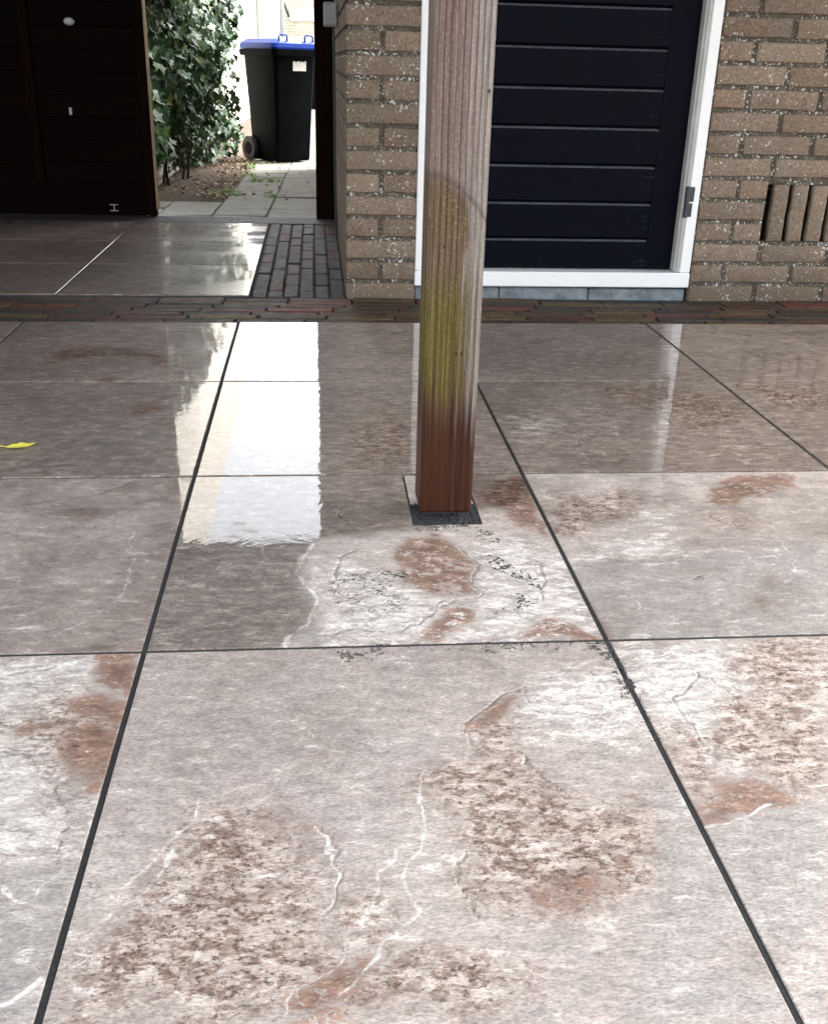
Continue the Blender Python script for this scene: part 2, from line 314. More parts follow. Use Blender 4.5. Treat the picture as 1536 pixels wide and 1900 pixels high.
M = dict(
    tile=mat_tile(), brick=mat_brick(), mortar=mat_mortar(), post=mat_post(), door=mat_doorpaint(),
    grout=mat_plain('joint_grout', (.016, .017, .018), (.045, .046, .047), 260, .8, .9, .002),
    grit=mat_plain('basalt_grit', (.012, .013, .014), (.05, .052, .055), 300, .6, .3),
    white=mat_plain('white_paint', (.78, .79, .79), (.83, .83, .82), 9, .38, .08, grain=.02),
    bead=mat_plain('glazing_bead', (.40, .40, .38), (.52, .52, .50), 14, .35, .1, grain=.05),
    bevel_light=mat_plain('painted_bevel_highlight', (.035, .039, .05), (.09, .095, .105), 25, .42, .15, streak=(1, 1, 6)),  # paler navy: light caught on the board bevels, put into the colour
    hinge=mat_plain('hinge_metal', (.018, .021, .023), (.035, .039, .041), 30, .55, .15),
    bluestone=mat_plain('bluestone', (.075, .095, .11), (.22, .25, .27), 22, .6, .6, .004),
    strip=mat_paver('clay_paver', [(.075, .042, .026), (.098, .062, .03), (.045, .034, .028), (.13, .042, .027), (.06, .045, .03), (.105, .072, .034), (.034, .031, .029), (.085, .038, .03)]),
    cobble=mat_paver('dark_paver', [(0.037, 0.036, 0.036), (0.050, 0.047, 0.046), (0.031, 0.031, 0.032), (0.062, 0.056, 0.053), (0.040, 0.037, 0.037), (0.046, 0.043, 0.042), (0.034, 0.034, 0.036), (0.081, 0.031, 0.025)]),
    gate=mat_wood('dark_gate_wood', (.0012, .0004, .0002), (.0075, .0022, .0009), 0, spec=.03),
    gatev=mat_wood('dark_gate_stile', (.0018, .0006, .0003), (.010, .003, .0012), 2, spec=.03),
    paleedge=mat_wood('pale_sawn_edge', (.30, .21, .13), (.50, .38, .26), 2),
    roofw=mat_wood('canopy_timber', (.035, .022, .014), (.075, .048, .03), 0),
    steel=mat_plain('galvanised', (.35, .36, .37), (.5, .5, .5), 40, .35, .1),
    knob=mat_plain('knob_ceramic', (.5, .5, .47), (.6, .6, .57), 20, .3, .1),
    boxgrey=mat_plain('grey_plastic', (.26, .27, .26), (.33, .34, .33), 12, .5, .1),
    binbody=mat_plain('black_plastic', (.0012, .0016, .0024), (.003, .0037, .005), 9, .55, .25, .002, spec=.03),
    binlid=mat_plain('blue_plastic', (.003, .032, .27), (.005, .045, .33), 6, .4, .1, spec=.25, grain=.05),
    rubber=mat_plain('rubber', (.012, .012, .012), (.03, .03, .03), 30, .7, .3),
    sticker=mat_plain('white_sticker', (.75, .75, .74), (.82, .82, .8), 20, .5, .05),
    slab=mat_plain('alley_concrete', (.19, .18, .15), (.30, .288, .25), 14, .85, .5, .003),
    soil=mat_plain('soil', (.05, .034, .022), (.13, .09, .06), 30, .95, 1., .01),
    ground=mat_plain('garden_ground', (.06, .055, .04), (.11, .10, .075), 3, .95, .6, .01),
    ivy=mat_leaf('ivy_leaf', (.016, .052, .018), (.052, .125, .036), .46),
    weed=mat_leaf('weed_leaf', (.09, .17, .025), (.20, .30, .06), .5),
    litter=mat_leaf('leaf_litter', (.14, .07, .035), (.40, .29, .18), .7),
    stem=mat_plain('ivy_stem', (.03, .022, .015), (.10, .075, .05), 25, .9, .6, .005),
    yleaf=mat_plain('yellow_leaf', (.75, .68, .06), (.82, .78, .16), 40, .45, .3),
    moss=mat_plain('moss', (.05, .06, .015), (.10, .11, .035), 60, .95, 1., .006),
)
def mat_farbrick(name, a, b, m, scale, w, h):
    g = G(name); nd = g.n('TexBrick'); W = g.pos(); x, y, z = g.sep(W)[0], g.sep(W)[1], g.sep(W)[2]
    cb = g.n('CombineXYZ'); g.put(cb.inputs[0], g.add(x, y)); g.put(cb.inputs[1], z); g.put(nd.inputs['Vector'], cb.outputs[0])
    for k, v in (('Color1', a), ('Color2', b), ('Mortar', m)): g.put(nd.inputs[k], v)
    nd.inputs['Scale'].default_value = scale; nd.inputs['Mortar Size'].default_value = .012; nd.inputs['Brick Width'].default_value = w; nd.inputs['Row Height'].default_value = h
    c = g.scalec(nd.outputs[0], g.rng(g.noise(W, 3, 5), .3, .7, .85, 1.12))
    return g.set(Base_Color=c, Roughness=.85, Normal=g.bump(nd.outputs['Fac'], -.6, .006))
M['cream'] = mat_farbrick('cream_painted_brick', (.82, .79, .72), (.86, .83, .77), (.50, .43, .33), 1, .22, .066)
M['farbrick'] = mat_farbrick('far_brick', (.52, .43, .33), (.60, .52, .42), (.70, .64, .55), 1, .22, .066)
M['brickplain'] = mat_brick('brick_far')
M['shade_grey'] = mat_plain('painted_shade_grey', (.40, .40, .38), (.50, .50, .47), 4, .5, .1)  # shade on the white house end, put into the colour
M['glass'] = mat_plain('dark_pane', (.03, .035, .04), (.05, .055, .06), 2, .08, .02)

# ------------------------------------------------------------------ ground and bed
prop(boxo('ground', M['ground'], None, -150, 150, -150, 150, -.5, -.15, b=0), kind='structure')
prop(boxo('patio_bed', M['grout'], None, -3.3, 3.6, -1.9, 2.936, -.149, -.0022, b=0), kind='structure')
prop(boxo('paver_bed', M['grout'], None, -3.3, 3.6, 2.9365, 5.13, -.149, -.009, b=0), kind='structure')
prop(boxo('passage_bed', M['grout'], None, -2.64, -.2145, 3.304, 4.896, -.0089, -.0022, b=0), kind='structure')

# ------------------------------------------------------------------ patio tiles
T, X0, Y0, GAP = .6, -.823808, 2.939743, .0072
def poly_sd(px, py, pts):                       # signed distance, positive inside
    P = np.array(pts); d = np.full(px.shape, 1e9); ins = np.zeros(px.shape, bool); n = len(P)
    for i in range(n):
        a, b = P[i], P[(i+1) % n]; e = b-a; wx, wy = px-a[0], py-a[1]
        t = np.clip((wx*e[0]+wy*e[1])/(e@e+1e-12), 0, 1); d = np.minimum(d, (wx-e[0]*t)**2+(wy-e[1]*t)**2)
        cnd = ((a[1] > py) != (b[1] > py)); xi = a[0]+(py-a[1])/(b[1]-a[1]+1e-12)*e[0]; ins ^= cnd & (px < xi)
    return np.sqrt(d)*np.where(ins, 1, -1)
def line_d(px, py, pts):
    P = np.array(pts); d = np.full(px.shape, 1e9)
    for i in range(len(P)-1):
        a, b = P[i], P[i+1]; e = b-a; wx, wy = px-a[0], py-a[1]
        t = np.clip((wx*e[0]+wy*e[1])/(e@e+1e-12), 0, 1); d = np.minimum(d, (wx-e[0]*t)**2+(wy-e[1]*t)**2)
    return np.sqrt(d)
LAT = np.random.RandomState(11).rand(256, 256)
def vnoise(x, y):
    xi, yi = np.floor(x).astype(int), np.floor(y).astype(int); u, v = x-xi, y-yi; u, v = u*u*(3-2*u), v*v*(3-2*v)
    L = lambda i, j: LAT[(xi+i) % 256, (yi+j) % 256]
    return (L(0, 0)*(1-u)+L(1, 0)*u)*(1-v)+(L(0, 1)*(1-u)+L(1, 1)*u)*v-.5
def warp(x, y):
    dx = .022*vnoise(x*22, y*22)+.010*vnoise(x*60+9, y*60)+.004*vnoise(x*160, y*160+7)
    dy = .022*vnoise(x*22+40, y*22)+.010*vnoise(x*60+70, y*60)+.004*vnoise(x*160+30, y*160+7)
    return x+dx, y+dy
def smooth_line(P, k=6):
    P = [np.array(p) for p in P]; out = []
    for i in range(len(P)-1):
        a, b, c, d = P[max(i-1, 0)], P[i], P[i+1], P[min(i+2, len(P)-1)]
        for t in np.linspace(0, 1, k, endpoint=False): out.append(.5*((2*b)+(c-a)*t+(2*a-5*b+4*c-d)*t*t+(3*b-a-3*c+d)*t**3))
    return out+[P[-1]]
# stone figure of each slab, traced in photo pixels and laid on the ground: (tile column, tile row, kind, points, half width in m)
FEAT = [
 (1,3,'speck',[(350,1500),(470,1490),(560,1590),(610,1700),(640,1800),(520,1890),(100,1900),(150,1750),(230,1690),(270,1640)]),
 (1,3,'speck',[(880,1310),(960,1275),(975,1330),(960,1400),(1040,1490),(1205,1490),(1222,1600),(1180,1650),(1060,1690),(960,1650),(930,1700),(890,1715),(840,1660),(850,1560),(780,1470),(790,1440),(870,1400),(870,1340)]),
 (1,3,'speck',[(620,1660),(720,1640),(740,1720),(650,1760)]),
 (1,3,'speck',[(640,1820),(760,1740),(900,1760),(980,1800),(900,1880),(600,1900)]),
 (1,3,'brown',[(878,1345),(895,1308),(960,1284),(972,1296),(935,1325),(900,1352)]),
 (1,3,'brown',[(1000,1655),(1050,1625),(1110,1615),(1130,1645),(1075,1685),(1020,1675)]),(1,3,'speck',[(800,1450),(1040,1470),(1210,1500),(1215,1640),(1080,1690),(900,1700),(850,1600)]),
 (1,3,'brown',[(545,1860),(600,1795),(690,1770),(690,1800),(640,1880),(560,1895)]),
 (1,3,'pale',[(940,1290),(1060,1250),(1160,1270),(1200,1340),(1120,1380),(1000,1350)]),
 (1,3,'grey',[(1236,1440),(1290,1490),(1450,1850),(1480,1900),(1160,1900),(1190,1760),(1215,1680),(1232,1560)]),
 (1,3,'vein',[(735,1560),(705,1640),(678,1720)],.0012),(1,3,'vein',[(762,1600),(756,1690),(690,1785),(640,1860)],.0012),
 (1,3,'vein',[(312,1585),(290,1640),(262,1690)],.001),(1,3,'vein',[(382,1480),(330,1550),(275,1605),(215,1680),(140,1750)],.0007),
 (1,3,'vein',[(790,1430),(783,1530),(760,1625)],.0009),(1,3,'vein',[(575,1540),(605,1600),(612,1700)],.0016),(1,3,'vein',[(660,1195),(630,1240)],.0006),
 (1,3,'vein',[(540,1880),(560,1830),(625,1790),(640,1750)],.001),
 (1,3,'crack',[(855,1590),(862,1625),(885,1675),(902,1702)],.0008),(1,3,'crack',[(945,1262),(1010,1305),(1090,1330),(1180,1345)],.0004),
 (1,3,'crack',[(955,1385),(990,1440),(1050,1480)],.0006),(1,3,'crack',[(872,1375),(876,1330),(905,1300),(965,1272)],.0006),(1,3,'crack',[(590,1540),(612,1620),(610,1700)],.0006),
 (1,2,'grey',[(350,890),(596,880),(590,1010),(566,1040),(560,1080),(584,1122),(572,1155),(515,1200),(270,1210)]),
 (1,2,'grey',[(530,1180),(575,1152),(600,1160),(602,1180),(575,1200)]),
 (1,2,'vein',[(584,1010),(566,1040),(559,1080),(584,1124),(574,1150),(540,1175),(520,1200)],.0032),(1,2,'vein',[(490,1012),(494,1040),(472,1062)],.0016),
 (1,2,'vein',[(285,1175),(340,1173),(362,1180),(382,1200)],.001),
 (1,2,'brown',[(722,1030),(760,1000),(802,990),(850,1010),(882,1050),(880,1080),(866,1100),(800,1100),(758,1082)]),
 (1,2,'brown',[(905,888),(968,884),(1002,960),(1032,1004),(1000,990),(945,965),(890,925)]),
 (1,2,'brown',[(955,1182),(1000,1147),(1060,1160),(1112,1184),(1100,1190)]),(1,2,'brown',[(780,1185),(835,1130),(865,1112),(890,1140),(850,1175),(820,1188)]),
 (1,2,'pale',[(600,1060),(640,1040),(760,1090),(880,1100),(885,1030),(960,1000),(1040,1030),(1120,1180),(600,1195),(600,1130)]),
 (1,2,'crack',[(622,1085),(626,1055),(640,1035),(660,1022)],.0012),(1,2,'crack',[(802,990),(850,1008),(884,1050),(876,1085),(882,1100),(850,1112),(820,1130)],.0008),
 (1,2,'crack',[(600,1178),(720,1172),(790,1150),(830,1112)],.0008),(1,2,'crack',[(995,1040),(1012,1075),(1002,1110)],.0006),
 (1,2,'crack',[(655,990),(640,960),(648,930)],.0006),
 (2,2,'vein',[(1062,1041),(1150,1038),(1205,1035),(1262,1020)],.0014),(2,2,'vein',[(1190,1050),(1250,1048),(1270,1030),(1340,1022)],.0008),
 (2,2,'vein',[(1320,997),(1360,1001),(1440,1001),(1452,1010),(1480,1050),(1456,1078)],.001),(2,2,'vein',[(1288,1142),(1350,1152),(1400,1150)],.0009),
 (2,2,'vein',[(1090,1112),(1170,1110),(1180,1140)],.001),(2,2,'vein',[(1420,1098),(1470,1097),(1478,1120)],.0008),(2,2,'vein',[(1510,1140),(1540,1130)],.0014),(2,2,'vein',[(1120,985),(1170,982),(1210,965)],.001),
 (2,2,'pale',[(1100,1010),(1180,990),(1240,1002),(1262,1022),(1150,1036),(1072,1040)]),
 (2,2,'pale',[(1180,945),(1225,955),(1225,980),(1190,975)]),
 (2,2,'brown',[(1305,926),(1345,892),(1400,880),(1470,884),(1462,902),(1400,920),(1340,934)]),(2,2,'speck',[(1000,915),(1180,914),(1190,935),(1080,990),(1045,990)]),
 (2,2,'speck',[(1310,955),(1380,955),(1370,975),(1330,975)]),(2,2,'grey',[(1060,1046),(1200,1040),(1340,1025),(1480,1010),(1560,1000),(1560,1180),(1135,1190)]),(2,2,'crack',[(1205,918),(1260,935),(1300,942)],.0006),(2,2,'crack',[(1285,1070),(1330,1078)],.0008),
 (2,3,'speck',[(1350,1200),(1420,1185),(1545,1185),(1545,1450),(1460,1480),(1400,1430),(1350,1420),(1290,1380),(1320,1290),(1390,1280),(1350,1240)]),
 (2,3,'speck',[(1210,1330),(1260,1330),(1330,1430),(1340,1490),(1275,1480)]),
 (2,3,'brown',[(1290,1510),(1340,1455),(1400,1440),(1460,1465),(1490,1490),(1400,1508),(1310,1528)]),
 (2,3,'pale',[(1135,1195),(1350,1195),(1400,1260),(1320,1340),(1390,1430),(1300,1420),(1200,1320)]),(2,3,'pale',[(1480,1210),(1545,1260),(1545,1330),(1500,1320)]),
 (2,3,'grey',[(1305,1532),(1410,1512),(1545,1470),(1545,1640),(1480,1760),(1400,1720)]),(2,3,'pale',[(1420,1560),(1545,1520),(1545,1660),(1440,1660)]),
 (2,3,'vein',[(1300,1530),(1360,1522),(1412,1505),(1430,1490)],.0022),(2,3,'vein',[(1232,1285),(1275,1330),(1300,1375),(1308,1400)],.0024),
 (2,3,'crack',[(1236,1298),(1272,1340),(1300,1392)],.0010),(2,3,'crack',[(1290,1250),(1282,1280),(1240,1300)],.0008),(2,3,'crack',[(1320,1260),(1380,1310)],.0006),(2,3,'crack',[(1195,1222),(1230,1216)],.0005),
 (0,3,'pale',[(-60,1220),(200,1220),(180,1270),(90,1330),(120,1480),(140,1590),(-80,1600)]),(0,3,'pale',[(180,1440),(200,1430),(175,1560),(140,1560)]),
 (0,3,'brown',[(188,1216),(262,1212),(238,1312),(205,1290),(175,1266)]),(0,3,'brown',[(118,1410),(108,1370),(160,1345),(228,1362),(214,1430),(160,1440)]),(0,3,'brown',[(20,1350),(85,1338),(95,1355),(40,1370)]),(0,3,'brown',[(120,1310),(180,1290),(235,1320),(232,1345),(170,1340)]),(0,3,'speck',[(-20,1330),(120,1290),(235,1310),(215,1440),(120,1440),(40,1390)]),(0,3,'brown',[(150,1432),(200,1420),(205,1445),(170,1470)]),
 (0,3,'grey',[(5,1625),(40,1598),(152,1604),(122,1690),(70,1682)]),(0,3,'grey',[(-120,1640),(0,1640),(60,1685),(125,1702),(80,1900),(-140,1900)]),
 (0,3,'vein',[(-40,1625),(5,1632),(50,1668),(128,1690)],.003),(0,3,'vein',[(78,1672),(88,1632),(140,1612)],.001),(0,3,'vein',[(0,1868),(50,1850),(85,1822)],.0018),
 (0,3,'crack',[(-20,1378),(30,1398),(70,1415),(110,1455),(134,1498),(122,1540),(124,1600)],.0012),(0,3,'crack',[(0,1258),(60,1250),(110,1240)],.0005),
 (0,2,'vein',[(215,975),(238,1000),(234,1055),(242,1088),(185,1138),(85,1185)],.0009),(0,2,'vein',[(215,975),(190,965),(150,960)],.0006),
 (0,2,'crack',[(-10,936),(90,930),(175,918),(240,893)],.0009),(0,2,'crack',[(-10,970),(60,958),(130,955)],.0006),
 (0,1,'grey',[(20,884),(120,818),(220,778),(300,760),(410,712),(362,884)]),(0,1,'crack',[(0,886),(110,818),(205,786),(245,775)],.0009),(0,1,'vein',[(0,882),(90,832),(130,815)],.0012),
 (0,1,'brown',[(238,770),(258,750),(310,756),(290,765),(250,775)]),(0,1,'vein',[(60,715),(150,726),(180,735)],.0008),
 (0,0,'brown',[(80,678),(110,652),(160,643),(250,648),(308,658),(316,684),(292,678),(280,664),(200,660),(130,664)]),(0,0,'brown',[(180,707),(200,698),(220,700),(210,708)]),
 (0,0,'vein',[(-10,628),(50,655),(110,690),(138,708)],.0016),(0,0,'vein',[(382,642),(366,658),(392,672),(420,692)],.0014),(0,0,'vein',[(0,630),(80,640),(110,652)],.0008),
 (2,1,'speck',[(1085,716),(1250,718),(1330,740),(1400,765),(1300,800),(1240,775),(1160,745)]),(2,1,'crack',[(1215,768),(1285,805),(1360,815),(1410,832)],.0012),(2,1,'vein',[(1065,715),(1085,727)],.0014),
 (2,1,'pale',[(950,770),(1030,780),(1040,805),(960,800)]),(2,1,'vein',[(1040,790),(1070,770),(1120,755)],.0008),(2,1,'crack',[(1070,830),(1080,818),(1100,822)],.001),
 (1,0,'speck',[(1030,618),(1080,606),(1150,605),(1120,618)]),(1,1,'speck',[(640,800),(720,760),(770,790),(765,870),(650,875)]),(1,0,'vein',[(650,640),(700,622),(760,612)],.001),
 (2,0,'crack',[(1270,625),(1340,650),(1400,658),(1536,666)],.0008),(2,0,'vein',[(1300,632),(1380,648),(1470,662)],.001),(3,1,'speck',[(1360,715),(1536,715),(1536,760),(1440,750)]),
]
WETP = {(1,2): [(300,880),(1010,878),(980,930),(780,985),(600,1000),(585,1010),(566,1040),(560,1080),(584,1122),(572,1155),(515,1215),(240,1220)],
        }
def tile_mesh(x0, x1, y0, y1, cell, key=None, wet=-1., hole=None):
    nx = max(2, int(round((x1-x0)/cell))); ny = max(2, int(round((y1-y0)/cell))); c = .0011
    xs = np.linspace(x0+c, x1-c, nx+1); ys = np.linspace(y0+c, y1-c, ny+1)
    if hole:                                     # snap grid lines on the notch cut for the post
        for arr, a in ((xs, hole[0]), (xs, hole[1]), (ys, hole[2]), (ys, hole[3])): arr[np.argmin(abs(arr-a))] = a
    gx, gy = np.meshgrid(xs, ys); N = gx.size
    idx = np.arange(N).reshape(ny+1, nx+1)
    q = np.stack([idx[:-1, :-1], idx[:-1, 1:], idx[1:, 1:], idx[1:, :-1]], -1).reshape(-1, 4)
    if hole:
        cx = (gx[:-1, :-1]+gx[1:, 1:]).ravel()/2; cy = (gy[:-1, :-1]+gy[1:, 1:]).ravel()/2
        q = q[~((cx > hole[0]) & (cx < hole[1]) & (cy > hole[2]) & (cy < hole[3]))]
    loop = [(i, 0) for i in range(nx)]+[(nx, j) for j in range(ny)]+[(i, ny) for i in range(nx, 0, -1)]+[(0, j) for j in range(ny, 0, -1)]
    top = [int(idx[j, i]) for i, j in loop]; cxm, cym = (x0+x1)/2, (y0+y1)/2
    v = np.stack([gx.ravel(), gy.ravel(), np.zeros(N)], -1)
    ring = v[top].copy(); hx, hy = (x1-x0)/2, (y1-y0)/2
    ring[:, 0] = cxm+(ring[:, 0]-cxm)*hx/(hx-c); ring[:, 1] = cym+(ring[:, 1]-cym)*hy/(hy-c)
    r1 = ring.copy(); r1[:, 2] = -c*.8; r2 = ring.copy(); r2[:, 2] = -.019
    L = len(top); a = np.array(top); b = N+np.arange(L); d = N+L+np.arange(L)
    side = np.concatenate([np.stack([a, b, np.roll(b, -1), np.roll(a, -1)], -1), np.stack([b, d, np.roll(d, -1), np.roll(b, -1)], -1)])
    allv = [v, r1, r2]; faces = [q, side]
    if hole:                                     # walls of the notch
        hx0, hx1, hy0, hy1 = hole; k = N+2*L
        cs = [(hx0, hy0), (hx1, hy0), (hx1, hy1), (hx0, hy1)]
        allv.append(np.array([(p[0], p[1], zz) for p in cs for zz in (0, -.019)]))
        faces.append(np.array([[k+2*i, k+(2*i+2) % 8, k+(2*i+3) % 8, k+2*i+1] for i in range(4)]))
    V = np.concatenate(allv); Q = np.concatenate(faces).astype(np.int32)
    me = bpy.data.meshes.new('slate_tile'); me.vertices.add(len(V)); me.vertices.foreach_set('co', V.ravel())
    me.loops.add(Q.size); me.loops.foreach_set('vertex_index', Q.ravel()); me.polygons.add(len(Q))
    me.polygons.foreach_set('loop_start', np.arange(len(Q), dtype=np.int32)*4)
    me.polygons.foreach_set('use_smooth', np.zeros(len(Q), bool)); me.update(calc_edges=True); me.materials.append(M['tile'])
    F_ = dict(pale=np.full(len(V), -1.), grey=np.full(len(V), -1.), brown=np.full(len(V), -1.), speck=np.full(len(V), -1.), vein=np.full(len(V), 1.), crack=np.full(len(V), 1.), wet=np.full(len(V), float(wet)), film=np.full(len(V), (.03 if y0 > 3.2 else .22)))
    if key is not None:
        wx, wy = warp(V[:, 0], V[:, 1])
        for ft in FEAT:
            if (ft[0], ft[1]) != key: continue
            pts = [gp(*p_) for p_ in ft[3]]
            if ft[2] in ('vein', 'crack'): F_[ft[2]] = np.minimum(F_[ft[2]], line_d(wx, wy, smooth_line(pts))-ft[4]*.8*(1+1.6*vnoise(wx*45, wy*45)))
            else: F_[ft[2]] = np.maximum(F_[ft[2]], poly_sd(wx, wy, pts))
        if key in WETP: F_['wet'] = np.clip(poly_sd(V[:, 0], V[:, 1], [gp(*p_) for p_ in WETP[key]]), -.08, .08)
    for k, arr in F_.items():
        at = me.attributes.new(k, 'FLOAT', 'POINT'); at.data.foreach_set('value', arr.astype(np.float32))
    return me
patio = prop(empty('patio_paving'), kind='structure')
NOTCH = (.152, .268, 1.513, 1.7355)
def lay(x0, x1, y0, y1, cell, key=None, wet=-1., hole=None):
    me = tile_mesh(x0, x1, y0, y1, cell, key, wet, hole); o = link('slate_tile', me, patio)
    tx, ty = rnd.gauss(0, .0009), rnd.gauss(0, .0009); cx, cy = (x0+x1)/2, (y0+y1)/2
    o.rotation_euler = (tx, ty, 0); o.location = (0, 0, -(cy*tx-cx*ty)+rnd.uniform(-.0004, .0004))
    return o
for r in range(0, 8):
    for c in range(-4, 7):
        x0, y1 = X0+c*T+GAP/2, Y0-r*T-GAP/2; x1, y0 = x0+T-GAP, y1-T+GAP
        seen = -1 <= c <= 3 and r <= 3
        cell = .0032 if (0 <= c <= 2 and r in (2, 3)) else (.006 if seen else .1)
        wet = .08 if r <= 1 else ((.004 if c <= 0 else -.004) if r == 2 else -.2)
        lay(x0, x1, y0, y1, cell, (c, r) if seen else None, wet, NOTCH if (c, r) == (1, 2) else None)
# two rows of tile in the roofed passage
for k in range(4):
    for ya, yb in ((3.306, 3.838), (3.844, 4.358), (4.364, 4.892)):
        xb = -.2165-.603*k
        if ya == 3.306 and k >= 0: pass
        lay(xb-.597, xb, ya, yb, .05, None, .2)
# the piece fitted behind the post foot
lay(.1555, .2645, 1.60, 1.733, .02, None, -.2)

# clay paver strip along the house wall, and dark pavers beside the pier
strip = prop(empty('paver_strip'), kind='structure')
def paver_meshes(nm, lx, ly, mt, n=6):
    out = []
    for k in range(n):
        q = MB(); q.box(-lx/2, lx/2, -ly/2, ly/2, -.05, 0, b=.004)
        me = q.mesh(nm, mt)
        for v in me.vertices: v.co += Vector((rnd.uniform(-.0015, .0015), rnd.uniform(-.0018, .0018), rnd.uniform(-.0015, .001)))
        out.append(me)
    return out
pm = paver_meshes('clay_paver', .1985, .0482, M['strip'])
for j in range(7):
    y = 2.9665+j*.0492; off = rnd.uniform(0, .2)
    for i in range(-14, 17):
        x = i*.2015+off
        if -2.7 < x < 3.3: link('clay_paver', rnd.choice(pm), strip, (x, y+rnd.uniform(-.001, .001), -.002+rnd.uniform(-.003, .0015)), (rnd.uniform(-.02, .02), rnd.uniform(-.008, .008), rnd.uniform(-.012, .012)))
cob = prop(empty('dark_paver_strip'), kind='structure')
cm = paver_meshes('dark_paver', .0478, .198, M['cobble'])
for i in range(6):
    y = 3.2925
    L = (.198, .098)[i % 2]
    while y < 4.9:
        L_ = min(L, 4.902-y)
        if L_ > .03:
            o = link('dark_paver', rnd.choice(cm), cob, (-.183+i*.0505, y+L_/2, -.002+rnd.uniform(-.003, .001)), (rnd.uniform(-.01, .01), rnd.uniform(-.02, .02), rnd.uniform(-.008, .008))); o.scale.y = L_/.198
        y += L_+.0045; L = .198
# concrete threshold in the gateway
prop(boxo('threshold_kerb', M['cobble'], None, -2.4, .093, 4.905, 5.115, -.148, -.001, b=.006), kind='structure')

# ------------------------------------------------------------------ house: brick wall, door
house = empty('brick_house', (.1, 3.3, 0)); house.location = (0, 0, 0)
prop(house, 'brown brick outbuilding with a navy slatted door in a white frame', 'building')
WY, CH, BH, Z0 = 3.3, .0671, .0545, -.0128
DX0, DX1 = .314, 1.2265
core = MB()
core.box(.102, DX0-.001, WY+.007, WY+.2, -.14, 2.6); core.box(DX1+.001, 1.448, WY+.007, WY+.2, -.14, 2.6); core.box(1.976, 3.6, WY+.007, WY+.2, -.14, 2.6); core.box(1.448, 1.976, WY+.007, WY+.2, -.14, .1885); core.box(1.448, 1.976, WY+.007, WY+.2, .3675, 2.6); core.box(1.448, 1.976, WY+.09, WY+.2, .1885, .3675)
core.box(DX0-.001, DX1+.001, WY+.008, WY+.2, 2.12, 2.6); core.box(.102, .3, WY+.2, 9., -.14, 2.6); core.box(DX0-.001, DX1+.001, WY+.12, WY+.2, -.14, 2.12)
core.box(.3, 3.6, 8.8, 9, -.14, 2.6); core.box(.3, 3.6, WY+.2, 8.8, 2.45, 2.6)
wall = core.build('wall', M['mortar'], house)
def brick_mesh(L, D, H, mt, seed):
    """stretcher brick with worn arrises and uneven faces"""
    rr = random.Random(seed); q = MB(); nx, nz = 7, 3; b = .0045
    def ring(y, ins):
        p = []
        xs = [-L/2+ins+(L-2*ins)*i/nx for i in range(nx+1)]; zs = [ins+(H-2*ins)*k/nz for k in range(nz+1)]
        for x in xs[:-1]: p.append((x, y, zs[0]))
        for z_ in zs[:-1]: p.append((xs[-1], y, z_))
        for x in xs[:0:-1]: p.append((x, y, zs[-1]))
        for z_ in zs[:0:-1]: p.append((xs[0], y, z_))
        return p
    rings = [ring(D, 0), ring(b, 0), ring(b*.25, b*.35), ring(0, b)]
    base = [[(x+rr.gauss(0, .0007), y, z_+rr.gauss(0, .0009)) for x, y, z_ in r_] for r_ in rings]
    q.loft(base, cap=False); i0 = len(q.v); n = len(base[-1])
    q.f.append(tuple(range(i0-n, i0))); q.f.append(tuple(range(0, n))[::-1])
    me = q.mesh('brick', mt, True); return me
FULL, HALF = .2155, .1005
bf = [brick_mesh(FULL, .04, BH, M['brick'], s) for s in range(9)]; bh = [brick_mesh(HALF, .04, BH, M['brick'], 40+s) for s in range(5)]; bp = [brick_mesh(.2205, .04, BH, M['brick'], 70+s) for s in range(5)]
def brick(meshes, x, z, y=WY):
    return link('brick', rnd.choice(meshes), wall, (x, y+rnd.uniform(-.0015, .0015), z), (rnd.uniform(-.008, .008), rnd.uniform(-.006, .006), rnd.uniform(-.006, .006)))
VX0, VZ0, VZ1 = 1.4575, .19, .366             # ventilation slots: upright bricks with open joints
rest = []
for k in range(38):
    z = Z0+k*CH; near = k < 19
    # pier left of the door
    spans = [(.0955, .316)] if k % 2 == 0 else [(.0955, .196), (.2105, .316)]
    # wall right of the door
    x = DX1+.004
    rsp = []
    if k % 2 == 1: rsp.append((x, x+HALF)); x += HALF+.0155
    while x < 3.5: rsp.append((x, x+FULL)); x += FULL+.0165
    if 3 <= k <= 5:
        if k == 4: rsp = [(DX1+.004, 1.4465)]
        else: rsp = [(DX1+.004, DX1+.004+.112), (1.3545, 1.4465)]
        x = 1.98; 
        while x < 3.5: rsp.append((x, x+FULL)); x += FULL+.0165
    for a, b_ in spans+rsp:
        if near and b_ < 2.6:
            L = b_-a; ms = bp if abs(L-.2205) < .001 else (bf if L > .15 else bh)
            o = brick(ms, (a+b_)/2, z); o.scale.x = L/(.2205 if ms is bp else FULL if ms is bf else HALF)
        else: rest.append((a, b_, z))
    if z > 2.1:
        x = DX0+.01
        while x < DX1-.1: rest.append((x, x+FULL, z)); x += FULL+.0165
sold = [brick_mesh(VZ1-VZ0, .04, .050, M['brick'], 90+s) for s in range(3)]
for i in range(8):
    o = link('upright_brick', rnd.choice(sold), wall, (VX0+.0125+i*.0655+.05, WY+rnd.uniform(-.001, .001), (VZ0+VZ1)/2), (0, -math.pi/2, 0))
q = MB()
for a, b_, z in rest: q.box(a, b_, WY, WY+.03, z, z+BH, b=.003)
for k in range(38):                             # the side of the building along the passage
    y = WY+.0035 if k % 2 else WY-.104
    while y < 8.9:
        a, b_ = max(y, WY+.0425), min(y+FULL, 9)
        q.box(.0955, .125, a, b_, Z0+k*CH, Z0+k*CH+BH, b=.003); y += FULL+.0165
